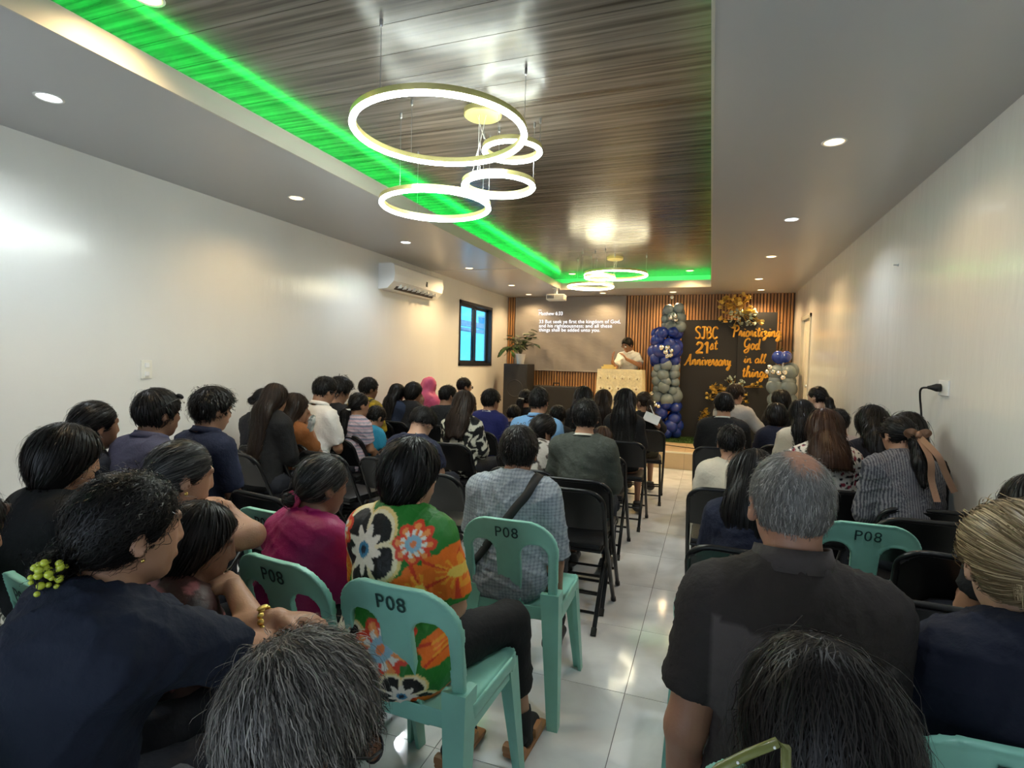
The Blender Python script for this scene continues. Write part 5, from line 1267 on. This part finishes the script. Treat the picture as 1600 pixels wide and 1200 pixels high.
band(J['root'], J['shirt'], [J['nb'] + A3(.11, .0, .05), J['nb'] + A3(.085, -.09, -.01), J['che'] + A3(.05, -.2, .06), J['che'] + A3(-.05, -.2, -.06), J['che'] + A3(-.16, -.15, -.2)], .036, .004, M['rubber'])
J = person('pinkarm', 'person with red hair tie leaning a bare arm on a chair back', 285, 690, 1.80, hands=True, yaw=-16, lean=16, nod=2, hyaw=-10, s=.98, female=True, build=1.1, skin='t', hair=('pulled', 'salt', dict(t=.009, tie=(0, -.112, -.02), bun=.03, sl=.08)), top=dict(c=(.03, .03, .035), sleeve=.25, open=.02),
           arms=(dict(e=(-1.72, 1.42, .86), w=at_d(352, 793, 1.84), hd=at_d(372, 830, 1.80) - at_d(352, 793, 1.84), hn=(-.6, .4, -.5), curl=.35), dict(e=at_d(394, 836, 1.83), w=(-1.62, 1.45, .89), hd=(-1, .3, 0), hn=(0, 0, -1), curl=.3)), seat='green')
MB().ring((0, 0, 0), .022, [(.008, 0), (.003, .009), (-.004, 0), (.003, -.009)], 14).build('hair_tie', mat('red_fabric', (.55, .02, .02), .6), J['root'], True).matrix_local = Matrix.Translation(Vector(J['tie'])) @ Matrix.Rotation(PI / 2, 4, 'X')
MB().ball(J['hp'](.083, .0, -.045), .006, 8, 6).build('earring', M['gold'], J['root'], True)
J = person('child', 'small person in pink and brown print dress before the person in navy', 312, 787, 1.5, yaw=-20, lean=12, nod=6, hyaw=-25, s=.86, female=True, skin='d', hair=('bob', 'black', dict(t=.018, nape=.03)), top=dict(c=blots((.05, .018, .015), [(.30, .10, .10), (.02, .01, .01)], 60, 1.0, 4), sleeve=.5, skirt=.8, mat='cloth_silky', name='dress'), seat='green')
J = person('blacktee', 'person in black t-shirt by the left wall on green chair', 104, 665, 1.88, yaw=-8, lean=10, nod=4, hyaw=-8, s=.97, female=True, skin='m', hair=('bob', 'black', dict(t=.020, nape=.03, front=.012)), top=dict(c=(.008, .008, .009), sleeve=.7, open=.016), seat='green', arms=('lap', 'lap'))
J = person('zebra', 'person in black and white striped dress with red flowers at the left edge', -82, 762, 1.25, yaw=-5, lean=10, s=1.0, build=1.2, female=True, skin='m', hair=('bob', 'black', {}), top=dict(c=zebra_print, sleeve=.9, vox=.006, inf=.02, name='dress', mat='cloth_silky'), seat='green')
J = person('armleft', 'person resting a dark bare forearm over a chair at the left edge', -95, 640, 1.80, yaw=-15, lean=14, s=1.0, skin='d', hair=('short', 'black', {}), top=dict(c=(.05, .02, .03), sleeve=.6),
           arms=('lap', dict(e=(-2.18, .95, .93), w=at_d(30, 800, 1.80), hd=(.1, .3, -1), hn=(0, -1, -.2), curl=.5)), seat='green')

# ------------------------------------------------------------------ left block, towards the stage
person('bun', 'person in dark blue patterned shirt with low bun by the left wall', 150, 628, 2.6, lean=10, nod=-2, hyaw=-6, female=True, skin='m', hair=('pulled', 'black', dict(t=.012, tie=(0, -.115, -.03), bun=.034, sl=.08)), top=dict(c=blots((.014, .018, .030), [(.05, .06, .085)], 70, 1.3, 2), sleeve=.8))
J = person('slate', 'person in slate blue shirt with sunglasses pushed up on head', 248, 608, 2.62, lean=10, nod=0, hyaw=-8, build=1.1, skin='d', hair=('short', 'black', dict(t=.016, nape=-.05, sl=.07, lift=.004)), top=dict(c=(.062, .062, .105), sleeve=.8, collar=(.07, .07, .12)), arms=('lap', 'lap'))
sg = MB()
for e_ in (-1, 1):
    sg.ball(J['hp'](e_ * .036, .080, .098), A3(.026, .012, .018) * J['h'], 10, 8, R=J['HR'] @ rx(.9)); sg.tube([J['hp'](e_ * .062, .07, .09), J['hp'](e_ * .09, .0, .06), J['hp'](e_ * .088, -.04, .03)], .003, 6)
sg.tube([J['hp'](-.02, .085, .10), J['hp'](.02, .085, .10)], .003, 6).build('sunglasses', M['black_frame'], J['root'], True)
person('boy', 'young person in dark navy shirt with tousled hair by the left wall', 333, 606, 2.9, lean=6, nod=6, hyaw=-14, s=.92, skin='m', hair=('short', 'black', dict(t=.022, sl=.05, lift=.007, curl=.2, puff=1.1, free=.3)), top=dict(c=blots((.010, .014, .035), [(.018, .024, .055)], 60, 1.2), sleeve=.9, collar=(.012, .016, .04)))
person('brownhair', 'person in dark top with long brown hair by the left wall', 432, 600, 3.95, hs=0.9, lean=8, female=True, skin='m', hyaw=4, hair=('long', 'dbrown', dict(len=.42, w=.095, sl=.15)), top=dict(c=BLACKC, sleeve=1.6))
person('facebehind', 'person half hidden between the wall and the brown long hair', 414, 607, 4.1, hs=0.85, lean=6, skin='m', female=True, hyaw=-8, hair=('pulled', 'black', dict(bun=.03)), top=dict(c=DK, sleeve=.7))
J = person('brown', 'person in rust brown top with purple and white flower in hair', 463, 615, 4.2, lean=8, nod=2, hyaw=-16, female=True, skin='m', hair=('long', 'dbrown', dict(len=.48, w=.095, sl=.14, dx=-.07)), top=dict(c=(.26, .095, .030), sleeve=.7, open=.02), arms=('lap', 'chin'))
M['lilac'] = mat('lilac_petal', (.62, .54, .78), .6); M['purple'] = mat('purple_centre', (.20, .06, .50), .6)
fl = thing('hair_flower', 'purple and white flower clip behind the ear of person in rust top', 'hair flower', at_d(440, 655, 4.12), .5)
for k in range(6):
    a_ = k * PI / 3; MB().ball((.026 * math.cos(a_), 0, .026 * math.sin(a_)), (.02, .007, .02), 8, 6).build('petal', M['lilac'], fl, True)
MB().ball((0, -.008, 0), (.017, .008, .017), 8, 6).build('centre', M['purple'], fl, True)
hk = at_d(487, 657, 4.0)
V, Fq = mesh_sdf([('+', ell(hk, (.028, .025, .04)), .02), ('+', ell(hk + A3(-.015, .02, -.05), (.022, .02, .035)), .03)], .008); V = folds(V, Fq, .008, 5, (60, 110))
cf = blots((.62, .62, .58), [(.12, .14, .13)], 120, 1.4, 3)(V, None)
link('handkerchief', np_mesh('handkerchief', V, Fq, M['cloth'], cf), label='white patterned handkerchief held to the chin by person in rust top', cat='handkerchief')
person('white', 'person in white shirt with glasses, head bent', 508, 589, 4.45, lean=10, nod=16, hyaw=-14, build=1.15, skin='m', glasses=True, hair=('short', 'black', dict(t=.014)), top=dict(c=(.72, .68, .64), sleeve=.9, collar=(.74, .70, .66), fold=.007))
person('whiteb', 'person with tousled fringe just beyond the white shirt', 531, 590, 4.8, hs=1, lean=12, nod=16, hyaw=-20, skin='m', hair=('short', 'black', dict(t=.026, sl=.05, lift=.007, puff=1.25)), top=dict(c=DK, sleeve=.7))
J = person('stripe', 'small person in pink and grey striped shirt with ponytail', 562, 613, 4.7, s=.84, lean=6, hyaw=-16, female=True, skin='m', hair=('pulled', 'black', dict(tie=(0, -.11, -.05), pony=.30, pw=.038)), top=dict(c=stripes([(.52, .36, .42), (.20, .22, .30), (.55, .42, .48), (.30, .30, .36)], .055), sleeve=.7, vox=.008))
MB().ring((0, 0, 0), .022, [(.008, 0), (.003, .009), (-.004, 0), (.003, -.009)], 12).build('hair_tie', M['white_plastic'], J['root'], True).location = Vector(J['tie'] + A3(0, -.015, 0))
person('smallhead', 'small person hidden between white shirt and striped shirt', 538, 632, 5.3, s=.74, lean=10, skin='m', hair=('short', 'black', dict(t=.014)), top=dict(c=DK))
person('plaid', 'person in yellow and black plaid shirt by the left wall', 577, 590, 5.3, hs=0.95, lean=8, hyaw=-20, skin='d', hair=('short', 'black', dict(t=.014)), top=dict(c=checks((.42, .29, .02), (.02, .018, .01), .075), sleeve=.9, vox=.011))
person('turq', 'small person in turquoise t-shirt leaning forward', 588, 634, 5.0, s=.86, lean=24, nod=14, hyaw=-12, skin='m', hair=('short', 'black', {}), top=dict(c=(.030, .26, .42), sleeve=.75))
person('h600', 'person with long dark hair and blue top against the left wall', 622, 600, 6.0, hs=0.9, lean=8, female=True, hair=('long', 'black', dict(len=.40)), top=dict(c=(.02, .03, .06), sleeve=1.6))
person('h635', 'person in black top next to the pink headscarf', 647, 598, 6.0, hs=0.95, lean=10, female=True, hyaw=-18, build=1.1, hair=('bob', 'black', {}), top=dict(c=BLACKC, sleeve=1.7), arms=('lap', 'chin'))
person('hijab', 'person wearing a pink headscarf by the left wall', 672, 590, 6.6, hs=0.9, lean=6, hyaw=-24, female=True, skin='m', hair=('veil', ((.62, .10, .20), (.7, .2, .3)), {}), top=dict(c=(.60, .10, .20), sleeve=1.8))
person('m685', 'person in black shirt in front of the pink headscarf', 700, 602, 5.8, lean=8, hyaw=-22, hair=('short', 'black', dict(puff=1.0)), top=dict(c=(.014, .015, .016), sleeve=.8))
person('m715', 'person with glasses in dark shirt below the window', 726, 590, 6.9, lean=6, hyaw=-26, glasses=True, hair=('short', 'black', {}), top=dict(c=(.03, .02, .02), sleeve=.8))
J = person('swirl', 'person in black and cream swirl print blouse with long brown hair', 728, 611, 4.6, lean=6, hyaw=-6, female=True, hair=('long', 'dbrown', dict(len=.25, w=.10, sl=.12)), top=dict(c=swirl((.58, .56, .46), (.010, .010, .011), 62, 4), sleeve=1.2, vox=.0085, inf=.02))
person('undercut', 'person in dark navy t-shirt bending head forward', 660, 637, 3.95, lean=18, nod=34, s=1.0, hyaw=-4, skin='l', hair=('short', 'black', dict(t=.018, nape=.035, sl=.05, lift=.006, puff=1.1)), top=dict(c=(.018, .022, .048), sleeve=.8, open=.016))
person('royal', 'person in royal blue shirt with white collar', 768, 608, 5.4, lean=8, hyaw=-18, hair=('short', 'black', dict(t=.018)), top=dict(c=(.016, .020, .115), sleeve=.8, collar=(.6, .6, .58), ch=.012))
person('ltblue', 'person in light blue shirt with cropped hair', 843, 607, 4.35, lean=8, hyaw=-4, build=1.1, hair=('short', 'black', dict(t=.008, nape=.025, tall=2.2)), top=dict(c=(.18, .36, .62), sleeve=.8, collar=(.19, .37, .63)))
J = person('clip', 'person in white and black floral blouse leaning head on hand', 848, 648, 3.75, lean=22, nod=14, hyaw=-28, tilt=12, s=.94, female=True, skin='d', hair=('pulled', 'sooty', dict(tie=(0, -.11, -.07), bun=.042, t=.014)), top=dict(c=blots((.42, .38, .34), [(.015, .015, .015), (.10, .08, .07)], 90, .9, 8), sleeve=.9, vox=.008, inf=.018), arms=('lap', 'cheek'))
MB().ball(J['tie'] + A3(.02, -.045, .0), (.03, .014, .022), 10, 8).build('hair_claw', M['black_frame'], J['root'], True)
person('olive', 'person in olive grey shirt with pale collar at the aisle', 916, 624, 3.42, yaw=2, lean=8, nod=4, hyaw=4, build=1.08, skin='m', hair=('short', 'black', dict(t=.014, nape=-.012)), top=dict(c=(.058, .066, .056), sleeve=1.7, collar=(.55, .52, .45), ch=.010, fold=.006), bottom=dict(c=(.02, .024, .035)), dy=.0)
person('childc', 'small person with reddish brown hair beside the olive shirt', 942, 667, 4.3, s=.72, lean=12, nod=10, female=True, hair=('bob', 'brown', dict(t=.016)), top=dict(c=DK))
person('c862', 'small person between light blue shirt and long dark hair', 872, 634, 5.4, s=.76, lean=8, hair=('short', 'black', dict(t=.018)), top=dict(c=BLACKC))
person('w898', 'person with long black hair and black top before the case', 913, 604, 5.7, lean=6, female=True, hair=('long', 'black', dict(len=.42, w=.10)), top=dict(c=BLACKC, sleeve=1.5))
person('w935', 'person with long dark hair before the pulpit', 944, 609, 6.0, lean=8, female=True, hair=('long', 'dbrown', dict(len=.40, w=.10)), top=dict(c=(.02, .015, .014), sleeve=1.5))
J = person('pony815', 'person with white hair tie and ponytail before the loudspeaker', 822, 608, 6.3, lean=6, female=True, hair=('pulled', 'black', dict(tie=(0, -.11, .0), pony=.28, pw=.04)), top=dict(c=BLACKC, sleeve=1.2))
MB().ring((0, 0, 0), .026, [(.010, 0), (.004, .010), (-.004, 0), (.004, -.010)], 12).build('hair_tie', M['white_plastic'], J['root'], True).location = Vector(J['tie'] + A3(0, -.02, 0))
person('seatlow', 'small dark-haired person before the equipment case', 803, 640, 5.9, s=.78, lean=12, nod=10, hair=('short', 'black', {}), top=dict(c=(.02, .02, .05)))
person('long955', 'person with long black hair and black top at the aisle', 978, 608, 5.0, yaw=2, lean=10, nod=6, hyaw=3, female=True, hair=('long', 'black', dict(len=.50, w=.105, end=1.15, sl=.14)), top=dict(c=BLACKC, sleeve=1.7), bottom=dict(c=(.2, .12, .09), len=.0))
J = person('write', 'person at the aisle writing on a white notepad', 1006, 612, 5.85, yaw=10, lean=8, nod=10, hyaw=42, female=True, hair=('pulled', 'dbrown', dict(tie=(0, -.11, .01), pony=.2, pw=.035)), top=dict(c=BLACKC, sleeve=1.4), bottom=dict(c=(.10, .085, .05), len=.3),
           arms=('lap', dict(e=at_d(1033, 672, 5.80), w=at_d(1022, 657, 5.64), hd=(-.1, .1, 1), hn=(-1, 0, 0), curl=.9)))
n0 = at_d(1017, 653, 5.60)
np_ = thing('notepad', 'white notepad held up by the person writing at the aisle', 'notepad', n0)
o = MB().box(-.07, .09, -.004, .004, -.05, .05).build('paper', M['white_plastic'], np_); o.rotation_euler = (-.5, .35, 0)
pn = thing('pencil', 'white pencil in the hand of the person writing at the aisle', 'pencil', at_d(1021, 645, 5.58))
o = MB().tube([(.01, 0, -.03), (-.035, 0, .075)], .0045, 6).build('shaft', M['ivory'], pn); MB().tube([(-.035, 0, .075), (-.038, 0, .082)], [.0045, .001], 6).build('tip', M['black_frame'], pn)

# ------------------------------------------------------------------ right block
person('black40', 'person in black shirt with white collar edge and white trousers at the aisle', 1132, 613, 4.75, yaw=-2, lean=8, nod=4, hyaw=2, build=1.08, skin='m', hair=('bald', 'black', dict(t=.012, hr=(.03, .05, .02), sl=.04)), top=dict(c=(.009, .009, .010), sleeve=.9, collar=(.6, .58, .54), ch=.010), bottom=dict(c=(.62, .58, .52), wide=1.6, inf=.018))
person('grey41', 'person in light grey shirt looking aside before the flower spray', 1150, 600, 5.9, yaw=-20, lean=6, hyaw=-30, hair=('short', 'dbrown', dict(t=.016)), top=dict(c=(.40, .37, .34), sleeve=.9), arms=('lap', 'out'))
person('boy42', 'small person in cream t-shirt with cropped hair', 1143, 664, 3.2, s=.84, yaw=0, lean=4, nod=4, hyaw=6, skin='m', hair=('short', 'black', dict(t=.009, nape=.02)), top=dict(c=(.62, .55, .44), sleeve=.75), bottom=dict(c=(.1, .09, .08)))
person('long43', 'person in navy jacket with long black hair before the charcoal polo', 1180, 705, 2.3, yaw=-6, lean=14, nod=14, s=.92, female=True, hair=('long', 'black', dict(len=.45, w=.105, dx=.02, sl=.14)), top=dict(c=(.010, .013, .030), sleeve=1.8, inf=.02))
person('floral', 'person in white blouse with black and red flowers and brown hair', 1288, 640, 3.3, yaw=4, lean=8, nod=6, hyaw=2, s=.99, female=True, build=1.12, skin='l', hair=('long', 'brown', dict(len=.20, w=.10, end=1.1, sl=.13, lift=.004)), strands=1500, top=dict(c=blots((.66, .63, .58), [(.25, .03, .05), (.012, .012, .016)], 190, 1.45, 6), sleeve=.95, vox=.0068, inf=.022, flare=2.0))
person('cream', 'person in cream jacket with long black hair', 1251, 625, 4.4, lean=8, nod=6, hyaw=4, female=True, hair=('long', 'black', dict(len=.44, w=.10)), top=dict(c=(.58, .52, .42), sleeve=1.8))
person('nav47', 'person in navy top with dark hair beside the grey shirt', 1213, 631, 5.0, lean=10, nod=6, female=True, hair=('bob', 'black', {}), top=dict(c=(.012, .014, .030), sleeve=1.6))
person('h48', 'person with short dark hair before the short balloon column', 1220, 609, 5.9, lean=6, hyaw=14, hair=('bob', 'black', dict(t=.016)), top=dict(c=BLACKC))
J = person('pony49', 'person with ponytail turned toward the stage by the right wall', 1277, 604, 5.2, hs=0.92, lean=6, hyaw=34, female=True, skin='l', hair=('pulled', 'black', dict(tie=(0, -.11, .0), pony=.2, pw=.035)), top=dict(c=BLACKC, sleeve=1.2))
person('h50', 'small person by the right wall behind the brown hair', 1309, 638, 4.3, hs=1, s=.86, lean=6, hyaw=10, hair=('short', 'black', {}), top=dict(c=(.55, .45, .45)))
person('navy51', 'person in dark navy top bending head by the right wall', 1364, 635, 3.35, hs=0.95, yaw=6, lean=20, nod=22, hyaw=-24, s=1.02, female=True, skin='m', hair=('long', 'black', dict(len=.22, w=.09, dx=.05, end=.6)), top=dict(c=(.010, .012, .022), sleeve=1.3))
J = person('bow', 'person in grey pinstripe shirt with tan ribbon bow in hair', 1404, 650, 2.82, hs=0.92, yaw=6, lean=16, nod=18, hyaw=20, s=.92, build=.86, female=True, skin='m', hair=('pulled', 'black', dict(tie=(0, -.112, -.03), pony=.22, pw=.03)), top=dict(c=stripes([(.045, .045, .06), (.17, .165, .18)], .011, 0), sleeve=1.2, vox=.0055, collar=(.10, .10, .12), ch=.022, inf=.018))
M['tan'] = mat('tan_ribbon', (.23, .12, .07), .55, bump=.2)
bw = thing('ribbon_bow', 'tan ribbon bow with two long tails in dark hair', 'ribbon', J['root'].location, J['root'].rotation_euler[2]); t0 = J['tie'] + A3(0, -.045, .01)
def ribbon(pts, wid, nm):
    P = crom(pts, 6); vs = []
    for i, p in enumerate(P):
        tt = np.array(P[min(i + 1, len(P) - 1)]) - np.array(P[max(i - 1, 0)]); sdv = unit(np.cross(tt, (0, 1, 0))); vs += [p - sdv * wid / 2, p + sdv * wid / 2, p + sdv * wid / 2 + A3(0, .003, 0), p - sdv * wid / 2 + A3(0, .003, 0)]
    MB()._add(vs, [(i * 4 + a, i * 4 + (a + 1) % 4, i * 4 + 4 + (a + 1) % 4, i * 4 + 4 + a) for i in range(len(P) - 1) for a in range(4)] + [(3, 2, 1, 0), tuple(len(vs) - 4 + k for k in range(4))]).build(nm, M['tan'], bw, 40)
for q in (-1, 1):
    ribbon([t0, t0 + A3(q * .028, -.016, .018), t0 + A3(q * .048, -.005, .008), t0 + A3(q * .028, .010, -.008), t0 + A3(0, .006, 0)], .026, 'loop')
bk_ = J['back'][1] - .012
ribbon([t0, A3(t0[0] + .012, bk_ - .012, t0[2] - .10), A3(t0[0] + .02, bk_ - .018, t0[2] - .20), A3(t0[0] + .025, bk_ - .07, t0[2] - .29)], .028, 'tail')
ribbon([t0, A3(t0[0] + .04, bk_ - .010, t0[2] - .08), A3(t0[0] + .075, bk_ - .014, t0[2] - .16), A3(t0[0] + .115, bk_ - .018, t0[2] - .25)], .028, 'tail')
MB().ball(t0 + A3(0, -.012, 0), (.016, .012, .017), 8, 6).build('knot', M['tan'], bw, True)
person('h53', 'person with long black hair against the right wall', 1418, 645, 2.95, hs=0.95, yaw=4, lean=10, nod=8, s=.93, female=True, hair=('long', 'black', dict(len=.32, w=.085)), top=dict(c=BLACKC, sleeve=1.5, inf=.008))
person('edge', 'person with glasses mostly beyond the right edge of the view', 1622, 742, 1.75, yaw=8, lean=4, s=1.0, hyaw=20, hair=('long', 'black', dict(len=.3)), glasses=True, female=True, top=dict(c=BLACKC), seat=None)

# ------------------------------------------------------------------ speaker at the pulpit
PYs = PY + .62
tp = at_y(981, 527, PYs); dps = float(((tp - CAMP) @ CR)[1])
J = person('preacher', 'person in white short-sleeved shirt with glasses gesturing behind the pulpit', 981, 528, dps, hands=True, yaw=166, lean=14, nod=14, hyaw=-16, s=.97, skin='m', stand=True, seat=None, seat_z=SZ, glasses=True, vox=.009, hair=('short', 'black', dict(t=.017, puff=1.0)), top=dict(c=(.66, .66, .62), sleeve=.75, collar=(.70, .70, .66), ch=.026, hem=-.04), bottom=dict(c=(.02, .02, .025)),
           arms=(dict(e=at_y(1000, 571, PYs - .10), w=at_y(979, 561, PYs - .32), hd=(-.5, -.2, .7), hn=(-.6, 0, -.3), curl=.8), dict(e=at_y(960, 577, PYs - .15), w=at_y(957, 564, PYs - .32), hd=(.05, -.25, 1), hn=(.7, .3, 0), curl=.5)))

# ------------------------------------------------------------------ empty chairs
def fold_empty(px, py, d, lbl, rz=0.0, kind='fold', zt=.76, yo=.255):
    p = at_d(px, py, d); chair(kind, float(p[0] + math.sin(rz) * -yo), float(p[1] + math.cos(rz) * yo), rz, lbl)
chair('fold', -.71, 3.03, 0, 'empty black folding chair at the aisle behind the olive shirt')
chair('fold', .93, 2.62, -.12, 'empty black folding chair by the right wall before the pinstripe shirt')
chair('fold', .60, 2.10, -.05, 'empty black folding chair just in front of the person with yellow collar')
chair('green', .62, 2.80, .0, 'empty green plastic chair marked P08 beside the brown hair row')
chair('green', .12, 1.93, .0, 'empty green plastic chair right before the charcoal polo')
chair('green', -1.62, 1.95, -.1, 'empty green plastic chair marked P08 beside the magenta blouse')
chair('fold', -1.95, 2.25, -.15, 'empty black folding chair before the bare-armed person')
chair('fold', -1.5, 3.05, -.08, 'empty black folding chair behind the dark navy t-shirt')
chair('fold', -2.45, 3.3, -.12, 'empty black folding chair behind the rust brown top')
